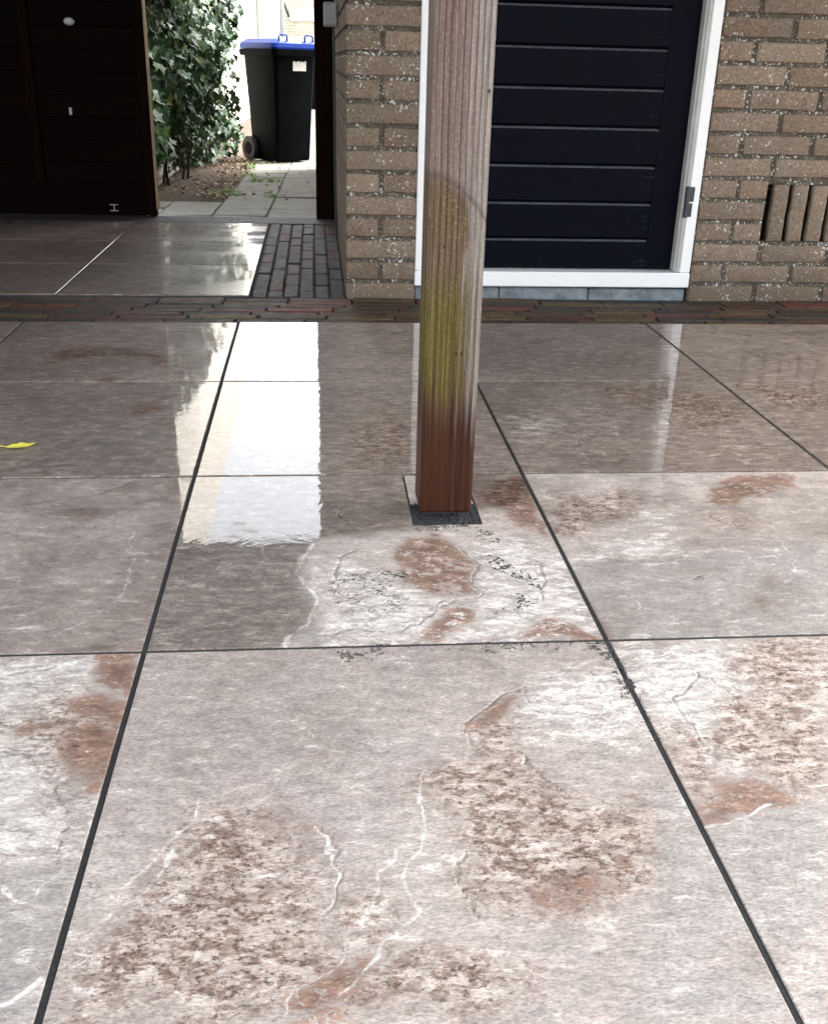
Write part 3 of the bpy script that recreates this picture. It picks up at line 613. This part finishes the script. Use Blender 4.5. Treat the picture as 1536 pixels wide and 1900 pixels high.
prop(q.build('far_bricks', M['brickplain'], house), kind='stuff')
# quoin returns: pier bricks need a side, given by the return course above
# dark cavity behind the slots is the recessed core itself
# bluestone block under the door frame
q = MB(); rr = random.Random(3); x = DX0+.002
while x < DX1-.02:
    L = min(rr.uniform(.25, .38), DX1-.003-x); q.box(x, x+L-.003, WY+.010, WY+.1, -.05, .030+rr.uniform(-.002, .002), b=.005); x += L
q.build('sill_stone', M['bluestone'], house)
# door frame
df = boxo('door_frame', M['white'], house, DX0+.001, DX1-.001, WY-.004, WY+.085, .036, .084, b=.003)
boxo('frame_jamb', M['white'], df, DX0+.002, DX0+.036, WY-.002, WY+.085, .0845, 2.12, b=.003)
boxo('frame_jamb', M['white'], df, DX1-.037, DX1-.002, WY-.002, WY+.085, .0845, 2.12, b=.003)
boxo('frame_head', M['white'], df, DX0+.003, DX1-.003, WY-.001, WY+.085, 2.1, 2.14, b=.003)
def bead(xa, xb):
    q = MB()
    for i in range(5):
        th = math.pi/2*i/4
    q.box(xa, xb, WY+.012, WY+.08, .0845, 2.1, b=.005); q.box(xa+.006*(1 if xa > .7 else -1), xb+.0025*(1 if xa > .7 else -1), WY+.004, WY+.02, .0847, 2.1, b=.003)
    return q.build('frame_bead', M['bead'], df)
bead(DX1-.053, DX1-.0375); bead(DX0+.0365, DX0+.052)
# door leaf: stiles, rails and horizontal boards with bevelled shadow gaps
DYF = WY+.046
door = boxo('door', M['door'], house, DX0+.054, DX1-.055, DYF+.022, DYF+.05, .088, 2.095, b=0)
boxo('door_stile', M['door'], door, 1.082, DX1-.0545, DYF, DYF+.0215, .0885, 2.09, b=.002)
boxo('door_stile', M['door'], door, DX0+.0545, .461, DYF, DYF+.0215, .0885, 2.09, b=.002)
zs = [.0885]+[.187+.1141*i for i in range(16)]+[2.09]
for i in range(len(zs)-1):
    za, zb = zs[i], zs[i+1]
    if zb-za < .02: continue
    q = MB(); x0, x1 = .4615, 1.0815; yb = DYF+.0215; lip = .010
    zl = zb-.004; top = [(DYF+.0005, za+.0035), (DYF+.0005, zl-.0075), (DYF+.006, zl-.0015), (yb, zl), (yb, za), (DYF+.004, za)]
    q.loft([[(x, y, z_) for y, z_ in top] for x in (x0, x1)])
    me = q.mesh('door_board', M['door']); me.materials.append(M['bevel_light'])
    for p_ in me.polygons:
        if p_.normal.z > .5 and abs(p_.normal.x) < .2 and p_.normal.y < -.2: p_.material_index = 1  # upward bevels take the painted highlight
    link('door_board', me, door)
hg = MB(); hg.tube([(1.1835, WY-.003, .262), (1.1835, WY-.003, .3075)], .0075, 12); hg.box(1.184, 1.203, WY-.0055, WY+.003, .264, .306, b=.001)
hi = hg.build('hinge', M['hinge'], door)
hg = MB(); hg.tube([(1.1835, WY-.003, .309), (1.1835, WY-.003, .357)], .0082, 12); hg.box(1.184, 1.205, WY-.006, WY+.003, .311, .356, b=.001); hg.build('hinge_knuckle', M['hinge'], hi)

# ------------------------------------------------------------------ canopy post
PX0, PX1, PY0, PY1, PZ = .1645, .2505, 1.532, 1.618, .014
post = empty('canopy_post', ((PX0+PX1)/2, (PY0+PY1)/2, 0)); prop(post, 'square timber canopy post, red brown and mossy at the foot, weathered grey above', 'post')
q = MB(); hw = .043; b = .0035
rings = []
for z in np.linspace(PZ+.003, 2.16, 40):
    rings.append([(sx*(hw-(b if a else 0)), sy*(hw-(0 if a else b)), z) for sx, sy, a in ((-1,-1,1),(1,-1,1),(1,-1,0),(1,1,0),(1,1,1),(-1,1,1),(-1,1,0),(-1,-1,0))])
bot = [(x*.96, y*.96, PZ) for x, y, z in rings[0]]
q.loft([bot]+rings)
q.build('shaft', M['post'], post)
q = MB(); q.tube([(0, 0, -.0015), (0, 0, PZ+.002)], .02, 12); q.box(-.034, .034, -.03, .034, .007, PZ-.0008, b=0); q.build('foot_plate', M['hinge'], post)
# canopy carried by the post
can = empty('canopy_roof', (.2, 1.5, 2.16)); can.location = (0, 0, 0); prop(can, 'flat timber canopy roof carried by the square post and the brick wall', 'roof')
boxo('beam', M['roofw'], can, -2.5, 3.4, 1.53, 1.62, 2.161, 2.33, b=.003)
for i in range(12): boxo('rafter', M['roofw'], can, -2.4+i*.5, -2.35+i*.5, -.19, 5.16, 2.331, 2.45, b=.002)
boxo('deck', M['roofw'], can, -2.6, 3.5, -.2, 5.3, 2.601, 2.64, b=0)
boxo('beam', M['roofw'], can, -2.5, 3.4, -.16, -.07, 2.161, 2.33, b=.003)
for x in (-2.45, 3.3): boxo('corner_post', M['roofw'], can, x, x+.09, -.16, -.07, .001, 2.16, b=.003)
boxo('fascia', M['roofw'], can, -2.6, 3.5, -.23, -.2005, 2.45, 2.66, b=.003)

# ------------------------------------------------------------------ passage: gate, fence, gate post, junction box
gate = empty('wooden_gate', (-1.2, 5.1, 0)); gate.location = (0, 0, 0); prop(gate, 'dark stained plank gate with a pale sawn edge beside the ivy', 'gate')
GX0, GX1, GY = -1.62, -.745, 5.1
for i in range(17):
    z = .142+i*.096
    boxo('gate_board', M['gate'], gate, GX0+.05, GX1-.046, GY+.02, GY+.04, z, z+.0962, b=.0035)
boxo('gate_rail', M['gate'], gate, GX0, GX1-.047, GY+.002, GY+.0415, -.0004, .141, b=.003)
boxo('gate_stile', M['gatev'], gate, GX1-.0465, GX1-.0042, GY, GY+.042, -.0006, 1.78, b=.003)
boxo('gate_stile', M['gatev'], gate, GX0, GX0+.0495, GY, GY+.042, .142, 1.78, b=.003)
boxo('gate_brace', M['gatev'], gate, -1.296, -1.25, GY+.0015, GY+.0195, .1415, 1.78, b=.003)
boxo('edge_strip', M['paleedge'], gate, GX1-.004, GX1+.003, GY-.002, GY+.05, .03, 1.78, b=.001)
q = MB(); prof = [(0, .006), (.012, .008), (.02, .019), (.032, .021), (.04, .014), (.043, 0.001)]
q.loft([[(-1.067+r_*math.cos(a*.3927)*1.15, GY-d+.02, .826+r_*math.sin(a*.3927)*.8) for a in range(16)] for d, r_ in prof]); q.build('knob', M['knob'], gate, True)
q = MB(); q.box(-1.112, -1.099, GY+.012, GY+.0195, .44, .472, b=.002); q.build('keyhole_plate', M['steel'], gate)
q = MB(); q.box(-.965, -.928, GY-.004, GY+.0015, .0475, .0505); q.box(-.965, -.928, GY-.004, GY+.0015, .0205, .0235); q.box(-.948, -.944, GY-.004, GY+.001, .024, .047); q.build('drop_bolt', M['steel'], gate)
gpst = boxo('gate_post', M['gatev'], None, .0045, .0935, 5.075, 5.165, -.004, 1.9, b=.004); prop(gpst, 'dark brown timber gate post standing against the brick building', 'post')
lint = boxo('gate_lintel', M['gate'], None, -2.55, .0935, 5.166, 5.23, 1.785, 2.6, b=.004);  prop(lint, 'dark timber panel spanning above the open gateway up to the canopy', 'beam')
fen = empty('plank_fence'); prop(fen, 'dark stained plank fence left of the plank gate', 'fence')
for i in range(20): boxo('fence_board', M['gate'], fen, -2.5, GX0-.076, GY+.02, GY+.04, .02+i*.096, .1162+i*.096, b=.0035)
for i in range(20): boxo('fence_board', M['gate'], fen, -2.53, -2.505, 2.4, GY+.01, .02+i*.096, .1162+i*.096, b=.0035)
boxo('fence_post', M['gatev'], fen, GX0-.075, GX0-.0005, GY-.01, GY+.06, .001, 1.9, b=.003)
boxo('fence_post', M['gatev'], fen, -2.57, -2.5, 2.3, 2.39, .001, 2., b=.003)
jb = empty('junction_box'); prop(jb, 'small grey plastic junction box on the side wall by the gateway', 'electrical box')
JY = 4.3
boxo('box_body', M['boxgrey'], jb, .04, .0953, JY, JY+.075, .815, .9, b=.005)
boxo('box_cover', M['boxgrey'], jb, .045, .091, JY-.006, JY-.0003, .822, .893, b=.003)
q = MB(); q.tube([(.075, JY-.007, .858), (.075, JY-.0095, .858)], .012, 14); q.build('cap', M['boxgrey'], jb)
q = MB(); q.tube([(.078, JY+.03, .8155), (.08, JY+.03, .6), (.082, JY+.03, .2), (.086, JY+.03, .02)], .005, 8); q.build('cable', M['hinge'], jb)

# ------------------------------------------------------------------ loose black joint grit
def rand_in(pts, n):
    P = [gp(*p_) for p_ in pts]; xs = [p_[0] for p_ in P]; ys = [p_[1] for p_ in P]
    x = np.random.uniform(min(xs), max(xs), n); y = np.random.uniform(min(ys), max(ys), n); k = poly_sd(x, y, P) > 0
    return list(zip(x[k], y[k]))
np.random.seed(5); q = MB()
def grain(x, y, z, s):
    i = len(q.v); a = rnd.uniform(0, 6.28); h = s*rnd.uniform(.5, .9)
    for k in range(4): q.v.append((x+s*math.cos(a+k*1.57)*rnd.uniform(.6, 1.3), y+s*math.sin(a+k*1.57)*rnd.uniform(.6, 1.3), z))
    q.v.append((x+rnd.uniform(-.4, .4)*s, y+rnd.uniform(-.4, .4)*s, z+h))
    q.f += [(i, i+1, i+4), (i+1, i+2, i+4), (i+2, i+3, i+4), (i+3, i, i+4)]
clump = lambda x, y, f, t: float(vnoise(np.float64(x*230), np.float64(y*330))+.6*vnoise(np.float64(x*60+5), np.float64(y*75))) > .16+.28*t
for pts, n, sz, t in [
    ([(600,1085),(640,1062),(720,1062),(760,1080),(700,1100),(620,1112)], 700, .0011, .1), ([(610,1110),(700,1095),(760,1110),(740,1140),(640,1135)], 500, .0010, .15),
    ([(700,1060),(750,1058),(760,1072),(720,1074)], 160, .0013, 0), ([(888,1028),(920,1032),(1000,1075),(1006,1095),(960,1075),(900,1048)], 900, .0014, -.3),
    ([(935,1110),(970,1095),(1000,1105),(1000,1135),(930,1130)], 500, .0011, .1), ([(880,975),(930,985),(925,1010),(880,1000)], 350, .0012, .05), ([(900,1120),(1010,1080),(1015,1100),(920,1140)], 200, .001, .2),
    ([(615,1198),(730,1195),(700,1225),(640,1230)], 500, .0012, .2), ([(740,1196),(900,1192),(880,1205),(760,1206)], 200, .0011, .2), ([(880,1192),(1120,1188),(1130,1205),(900,1212)], 500, .0012, .0),
    ([(1090,1192),(1128,1190),(1180,1275),(1165,1290),(1120,1225)], 1100, .0012, -.3), ([(1120,1230),(1180,1280),(1240,1400),(1225,1410),(1150,1290)], 700, .0011, .1), ([(480,1100),(600,1110),(580,1150),(460,1150)], 60, .001, .3),
    ([(1100,1230),(1160,1290),(1180,1340),(1080,1300)], 250, .0011, .3), ([(762,968),(885,962),(895,985),(768,985)], 500, .0013, -.2), ([(630,1200),(1120,1195),(1100,1290),(640,1290)], 160, .0008, .2)]:
    for x, y in rand_in(pts, int(n*4.5)):
        if clump(x, y, 140, t) and not (NOTCH[0] < x < NOTCH[1] and NOTCH[2] < y < NOTCH[3]): grain(x, y, .0002, sz*rnd.uniform(.35, 1.15))
for _ in range(2600):                           # bed of grit round the post foot
    x, y = rnd.uniform(NOTCH[0]+.001, NOTCH[1]-.001), rnd.uniform(NOTCH[2]+.001, 1.604); grain(x, y, -.0024+rnd.uniform(0, .002), rnd.uniform(.0012, .0028))
for _ in range(3500):                           # grains lying in the wide joints
    if rnd.random() < .6: x, y = X0+rnd.choice((1, 2))*T+rnd.uniform(-.003, .003), rnd.uniform(.5, 2.1)
    else: x, y = rnd.uniform(-.8, 1.), Y0-3*T+rnd.uniform(-.003, .003)
    grain(x, y, -.0024, rnd.uniform(.0007, .0013))
grit = q.build('joint_grit', M['grit']); prop(grit, 'loose black joint grit spilled over the tiles around the post foot', 'grit', kind='stuff')
# ------------------------------------------------------------------ fallen yellow leaf
lf = empty('fallen_leaf', (-.572, 1.897, .002), R(8)); prop(lf, 'small yellow leaf lying on the wet tiles at the left', 'leaf')
ol = [(-.022, 0), (-.015, -.012), (.0, -.015), (.012, -.011), (.020, -.002), (.032, .010), (.018, .008), (.004, .014), (-.002, .010), (-.012, .009)]
q = MB(); i0 = len(q.v); q.v = [(x, y, .001+.22*abs(y)) for x, y in ol]+[(0, 0, .0012)]; q.f = [(i, (i+1) % len(ol), len(ol)) for i in range(len(ol))]
me = q.mesh('blade', M['yleaf']); o = link('blade', me, lf); md = o.modifiers.new('thick', 'SOLIDIFY'); md.thickness = .0004
q = MB(); q.tube([(-.02, 0, .0015), (-.035, .006, .0022), (-.046, .010, .001)], .0008, 6); q.build('stalk', M['yleaf'], lf)

# ------------------------------------------------------------------ alley beyond the gate
AZ = -.12
alley = prop(empty('alley_path'), kind='structure')
sm = []
for k in range(6):
    q = MB(); q.box(-.148, .148, -.148, .148, -.045, 0, b=.004); me = q.mesh('paving_slab', M['slab'])
    for v in me.vertices: v.co += Vector((rnd.uniform(-.002, .002), rnd.uniform(-.002, .002), rnd.uniform(-.002, .002)))
    sm.append(me)
ar = -.022
for j in range(62):
    for i in range(-4, 5):
        y = 5.28+j*.3015; x = -.585+.155+i*.305-(y-5.96)*ar
        if i < 0 and y > 6.6: continue
        link('paving_slab', rnd.choice(sm), alley, (x, y, AZ+rnd.uniform(-.004, .003)), (rnd.uniform(-.012, .012), rnd.uniform(-.012, .012), -ar*-1+rnd.uniform(-.01, .01)))
prop(boxo('alley_bed', M['moss'], None, -1.9, 1.2, 5.131, 28, -.149, AZ-.008, b=0), kind='structure')
q = MB(); nx, ny = 30, 150                        # heaped soil at the foot of the ivy
for j in range(ny+1):
    for i in range(nx+1):
        u, v = i/nx, j/ny; y = 6.66+v*12.; xr = -.60+(y-5.96)*.022+.02*math.sin(y*5); x = -1.5+u*(xr+1.5)
        q.v.append((x, y, AZ-.012+.03*min(1, (1-u)*4)*min(1, v*40)+.008*min(1, v*40)*math.sin(x*31+y*17)*math.sin(y*23)))
for j in range(ny):
    for i in range(nx): a = j*(nx+1)+i; q.f.append((a, a+1, a+nx+2, a+nx+1))
prop(q.build('soil_border', M['soil'], None, True), kind='structure')
def leaf_outline(k):
    h = [(0, 0), (.15, -.13), (.38, -.07), (.30, .16), (.56, .40), (.25, .54), (0, 1)]
    h = [(x*(1+.15*math.sin(k*3+i)), y*(1+.1*math.cos(k*2+i))) for i, (x, y) in enumerate(h)]
    return h+[(-x*(1+.1*math.sin(k)), y) for x, y in h[-2:0:-1]]
def leaf_geo(k):
    o_ = leaf_outline(k); fold = .16+.05*math.sin(k*1.7); vs_ = [(x, y-.3, fold*abs(x)-.10*(y-.2)**2) for x, y in o_]+[(0, .0, 0)]
    n = len(o_); return vs_, [(i, (i+1) % n, n) for i in range(n)]
LG = [leaf_geo(k) for k in range(6)]
lmesh = []
for vs_, fs_ in LG:
    me = bpy.data.meshes.new('ivy_leaf'); me.from_pydata(vs_, [], fs_); me.materials.append(M['ivy']); at = me.attributes.new('tone', 'FLOAT', 'POINT'); lmesh.append(me)
ivy = empty('ivy_hedge', (-.95, 7.5, AZ)); ivy.location = (0, 0, 0); prop(ivy, 'dense dark green ivy covering the left side of the alley beside the gate', 'ivy')
IA, IB = Vector((-1.10, 6.2, 0)), Vector((-.70, 9.35, 0)); idr = (IB-IA).normalized(); inr = Vector((idr.y, -idr.x, 0))
def bulge(s, z): return .07*math.sin(s*9+z*4)+.05*math.sin(z*7-s*5)+.05*math.sin(s*23)*math.sin(z*11) - .18*max(0, (.12-z)/.22)
leaves = []
for _ in range(5600):
    s = rnd.random(); z = AZ+.05+(1.6)*rnd.random()**.92; top = 1.72-.4*s*s+.07*math.sin(s*14)
    if z > top: continue
    if z < .10 and rnd.random() < .45: continue
    p_ = IA+(IB-IA)*s+inr*(bulge(s, z)+rnd.uniform(-.10, .04))
    p_.z = z
    if s > .93: p_ -= inr*.0
    nrm = (inr*rnd.uniform(.3, 1.2)+Vector((0, -1, 0))*rnd.uniform(.1, 1.0)+Vector((0, 0, 1))*rnd.uniform(-.1, .8)+Vector((rnd.gauss(0, .3), rnd.gauss(0, .3), rnd.gauss(0, .2)))).normalized()
    tip = Vector((rnd.gauss(0, .5), rnd.gauss(0, .5), -1)); tip = (tip-nrm*tip.dot(nrm)).normalized(); sx = tip.cross(nrm)
    size = rnd.uniform(.045, .095)*(1.05-.25*s)
    leaves.append((Matrix(((sx.x, tip.x, nrm.x, p_.x), (sx.y, tip.y, nrm.y, p_.y), (sx.z, tip.z, nrm.z, p_.z), (0, 0, 0, 1))) @ Matrix.Scale(size, 4), s, z, size))
for _ in range(420):                            # the end of the hedge facing the far bin, and low shoots
    z = AZ+.06+1.4*rnd.random(); p_ = IB+idr*rnd.uniform(-.05, .12)-inr*rnd.uniform(-.05, .3); p_.z = z
    nrm = Vector((rnd.uniform(-.2, 1), rnd.uniform(-1, .6), rnd.uniform(0, .7))).normalized(); tip = Vector((rnd.gauss(0, .5), rnd.gauss(0, .5), -1)); tip = (tip-nrm*tip.dot(nrm)).normalized(); sx = tip.cross(nrm)
    size = rnd.uniform(.04, .075); leaves.append((Matrix(((sx.x, tip.x, nrm.x, p_.x), (sx.y, tip.y, nrm.y, p_.y), (sx.z, tip.z, nrm.z, p_.z), (0, 0, 0, 1))) @ Matrix.Scale(size, 4), .95, z, size))
def vis(L):
    p_ = L[0].translation; d = np.array([p_.x, p_.y, p_.z-CAMH]); zc = d@FW; px = IW/2+F*(d@RT)/zc; py = IH/2-F*(d@UP)/zc
    inside = 275 < px < 440 and 0 < py < 380; out = (p_-(IA+(IB-IA)*L[1])).dot(inr)-bulge(L[1], L[2])
    return (0 if inside and out > -.03 else 1, -L[3]/p_.y)
leaves.sort(key=vis)
for L in leaves[:300]:
    o = link('ivy_leaf', rnd.choice(lmesh), ivy); o.matrix_world = L[0]
def leaf_mass(name, lst, mt, parent=None):
    V, Fc, tn = [], [], []
    for mtx, *_ in lst:
        vs_, fs_ = LG[rnd.randrange(6)]; i0 = len(V); t = rnd.random()
        V += [tuple(mtx @ Vector(v)) for v in vs_]; Fc += [tuple(i0+i for i in f) for f in fs_]; tn += [t]*len(vs_)
    me = bpy.data.meshes.new(name); me.from_pydata(V, [], Fc); me.materials.append(mt)
    at = me.attributes.new('tone', 'FLOAT', 'POINT'); at.data.foreach_set('value', tn); return link(name, me, parent)
prop(leaf_mass('foliage', leaves[300:], M['ivy'], ivy), kind='stuff')
q = MB(); n, m = 50, 24                          # woody mass the leaves grow on
for side in (0, 1):
    for i in range(n+1):
        for j in range(m+1):
            s = i/n; z = AZ+j/m*(1.76-.4*s*s); p_ = IA+(IB-IA)*s+inr*((bulge(s, z)-.12+.02*math.sin(i*2.3+j*3.1)) if side == 0 else -.3); q.v.append((p_.x, p_.y, z))
for side in (0, 1):
    for i in range(n):
        for j in range(m): a = side*(n+1)*(m+1)+i*(m+1)+j; q.f.append((a, a+1, a+m+2, a+m+1))
K = (n+1)*(m+1)
for j in range(m):
    for i in (0, n): a = i*(m+1)+j; q.f.append((a, a+1, K+a+1, K+a))
for i in range(n): a = i*(m+1)+m; q.f.append((a, a+m+1, K+a+m+1, K+a))
q.build('stem_mass', M['stem'], ivy, True)
for k in range(14):
    s = rnd.uniform(.05, .6); p_ = IA+(IB-IA)*s+inr*rnd.uniform(-.12, .0); q = MB()
    q.tube([(p_.x, p_.y, AZ), (p_.x+rnd.uniform(-.03, .03), p_.y, AZ+.12), (p_.x+rnd.uniform(-.06, .06), p_.y, AZ+.3)], [.012, .009, .006], 6); q.build('stem', M['stem'], ivy)
# litter and weeds
lit = []
for _ in range(650):
    y = rnd.uniform(6.68, 9.8); xr = -.58+(y-5.96)*.022; x = xr-abs(rnd.gauss(0, .16)); s = rnd.uniform(.012, .032)
    if rnd.random() < .08: x = xr+rnd.uniform(0, .5)
    nrm = Vector((rnd.gauss(0, .35), rnd.gauss(0, .35), 1)).normalized(); a = rnd.uniform(0, 6.28); tip = Vector((math.cos(a), math.sin(a), 0)); tip = (tip-nrm*tip.dot(nrm)).normalized(); sx = tip.cross(nrm)
    zz = AZ+.006+.028*min(1, max(0, (xr-x)*4))+.006
    lit.append((Matrix(((sx.x, tip.x, nrm.x, x), (sx.y, tip.y, nrm.y, y), (sx.z, tip.z, nrm.z, zz), (0, 0, 0, 1))) @ Matrix.Scale(s, 4),))
prop(leaf_mass('leaf_litter', lit, M['litter']), 'dry brown leaf litter on the soil below the ivy', 'leaf litter', kind='stuff')
def weed(px, py, n, rad, label):
    cx, cy = gp(px, py, AZ); lst = []
    for _ in range(n):
        a = rnd.uniform(0, 6.28); r_ = rad*math.sqrt(rnd.random()); x, y = cx+r_*math.cos(a)*1.3, cy+r_*math.sin(a); h = rnd.uniform(.004, .045)*(1-r_/rad*.6)
        nrm = Vector((math.cos(a)*.6+rnd.gauss(0, .3), math.sin(a)*.6-.3, 1)).normalized(); tip = Vector((math.cos(a), math.sin(a), -.2)); tip = (tip-nrm*tip.dot(nrm)).normalized(); sx = tip.cross(nrm)
        lst.append((Matrix(((sx.x, tip.x, nrm.x, x), (sx.y, tip.y, nrm.y, y), (sx.z, tip.z, nrm.z, AZ+h), (0, 0, 0, 1))) @ Matrix.Scale(rnd.uniform(.015, .035), 4),))
    o = leaf_mass('weed', lst, M['weed']); prop(o, label, 'weed', 'weeds in the alley paving')
weed(422, 362, 70, .09, 'yellow green weed clump at the edge of the soil below the ivy')
weed(492, 337, 55, .09, 'bright green weed spreading over the slab joints in front of the bin')
weed(470, 329, 30, .07, 'small weed patch at the soil edge just before the bin')
weed(574, 212, 90, .22, 'green weed beside the far bin')
weed(463, 311, 26, .05, 'tiny weed at the corner of the soil by the bin wheel')
weed(505, 365, 16, .05, 'thin moss weed in the joint between the middle slabs')
# ------------------------------------------------------------------ wheelie bins
def bin_(name, loc, rz, label, detail=True):
    t = empty(name, loc, rz); prop(t, label, 'wheelie bin', 'wheelie bins in the alley')
    def ring(w_, d_, z, r_=.03, oy=0.):
        p = []
        for cx, cy, a0 in ((1, 1, 0), (-1, 1, 90), (-1, -1, 180), (1, -1, 270)):
            for k in range(5): a = R(a0+22.5*k); p.append((cx*(w_/2-r_)+r_*math.cos(a), cy*(d_/2-r_)+r_*math.sin(a)+oy, z))
        return p
    q = MB(); q.loft([ring(.34, .38, .012), ring(.35, .40, .03), ring(.38, .44, .45), ring(.415, .49, .84), ring(.42, .495, .86)]); q.build('body', M['binbody'], t, True)
    q = MB(); q.loft([ring(.45, .53, .845, .035), ring(.475, .555, .853, .04), ring(.48, .56, .895, .04), ring(.455, .535, .9, .035)]); q.build('rim', M['binbody'], t)
    q = MB(); q.loft([ring(.47, .55, .901, .04), ring(.475, .555, .915, .04), ring(.465, .545, .945, .045), ring(.40, .46, .975, .05), ring(.20, .25, .992, .05)]); lid = q.build('lid', M['binlid'], t)
    for sx in (-1, 1):
        q = MB(); q.tube([(sx*.13-.04, -.25, .935), (sx*.13-.04, -.252, .998), (sx*.13-.03, -.252, 1.008), (sx*.13+.03, -.252, 1.008), (sx*.13+.04, -.252, .998), (sx*.13+.04, -.25, .935)], .007, 8); q.build('lid_handle', M['binlid'], lid, True)
    for sx in (-1, 1):
        q = MB(); q.tube([(sx*.215, .20, .1), (sx*.17, .20, .1)], .1, 22); wl = q.build('wheel', M['rubber'], t)
        q = MB(); q.tube([(sx*.2165, .20, .1), (sx*.2145, .20, .1)], .055, 18); q.build('hub', M['binbody'], wl)
    q = MB(); q.tube([(-.16, .25, .89), (-.16, .30, .89), (.16, .30, .89), (.16, .25, .89)], .012, 8); q.build('handle_bar', M['binbody'], t, True)
    if detail:
        q = MB()                                  # torn address sticker, follows the taper of the front face
        e = [(-.03, .735), (.105, .735), (.105, .81), (.09, .812), (.085, .797), (.07, .811), (.045, .80), (.04, .812), (.01, .808), (.0, .797), (-.012, .811), (-.03, .808)]
        q.v = [(x, -(.22+(z-.45)/.39*.025)-.003, z) for x, z in e]+[(x, -(.22+(z-.45)/.39*.025)-.001, z) for x, z in e]
        n = len(e); q.f = [tuple(range(n))]+[(i, (i+1) % n, n+(i+1) % n, n+i) for i in range(n)]; q.build('sticker', M['sticker'], t)
    return t
a = R(36); fx, fy = -.316, 9.333                 # nearest bottom corner of the near bin
bin_('wheelie_bin', (fx+.17*math.cos(a)-.19*math.sin(a), fy+.17*math.sin(a)+.19*math.cos(a), AZ), a, 'black wheelie bin with blue lid and torn white sticker standing by the ivy')
bin_('wheelie_bin', (.06, 20.6, AZ), R(20), 'distant black wheelie bin with blue lid far down the alley', False)
# ------------------------------------------------------------------ houses along the alley
hb = empty('cream_house'); prop(hb, 'cream painted brick house along the left of the alley behind the ivy', 'building')
hx = lambda y: -1.06+(y-7)*.010
def yslab(name, m, ya, yb, z0, z1, off=0., th=.25, parent=hb):
    q = MB(); q.loft([[(hx(ya)+off, ya, z), (hx(yb)+off, yb, z), (hx(yb)+off-th, yb, z), (hx(ya)+off-th, ya, z)] for z in (z0, z1)]); return q.build(name, m, parent)
yslab('wall', M['cream'], 7.3, 19.1, -.14, 3.4)
wh = empty('white_house'); prop(wh, 'white rendered house jutting out further down the left of the alley', 'building')
boxo('wall', M['white'], wh, -2.2, -.75, 19.15, 27.4, -.14, 3.4, b=0)
boxo('corner_trim', M['white'], wh, -.81, -.735, 19.13, 19.149, -.14, 3.4, b=0)
boxo('shaded_end_face', M['shade_grey'], wh, -.925, -.812, 19.12, 19.148, -.14, 3.4, b=0)  # end face in shade, painted grey over the white wall
q = MB(); q.tube([(-.98, 19.1, .72), (-.98, 19.02, .72), (-.91, 18.98, .72)], .02, 8); q.build('tap', M['steel'], wh, True)
q = MB(); q.tube([(-.70, 26.2, -.13), (-.70, 26.2, 3.2)], .055, 10); q.build('drainpipe', M['boxgrey'], wh, True)
q = MB(); q.tube([(-.68, 26.2, 1.98), (-.55, 26.25, 1.62)], .025, 8); q.build('pipe_branch', M['hinge'], wh, True)
eh = empty('end_house'); prop(eh, 'pale brick house closing the far end of the alley', 'building')
boxo('wall', M['farbrick'], eh, -.74, 5., 28.02, 28.5, -.14, 5., b=0); boxo('band', M['white'], eh, -.56, 5., 27.98, 28.019, 1.60, 1.87, b=.004)
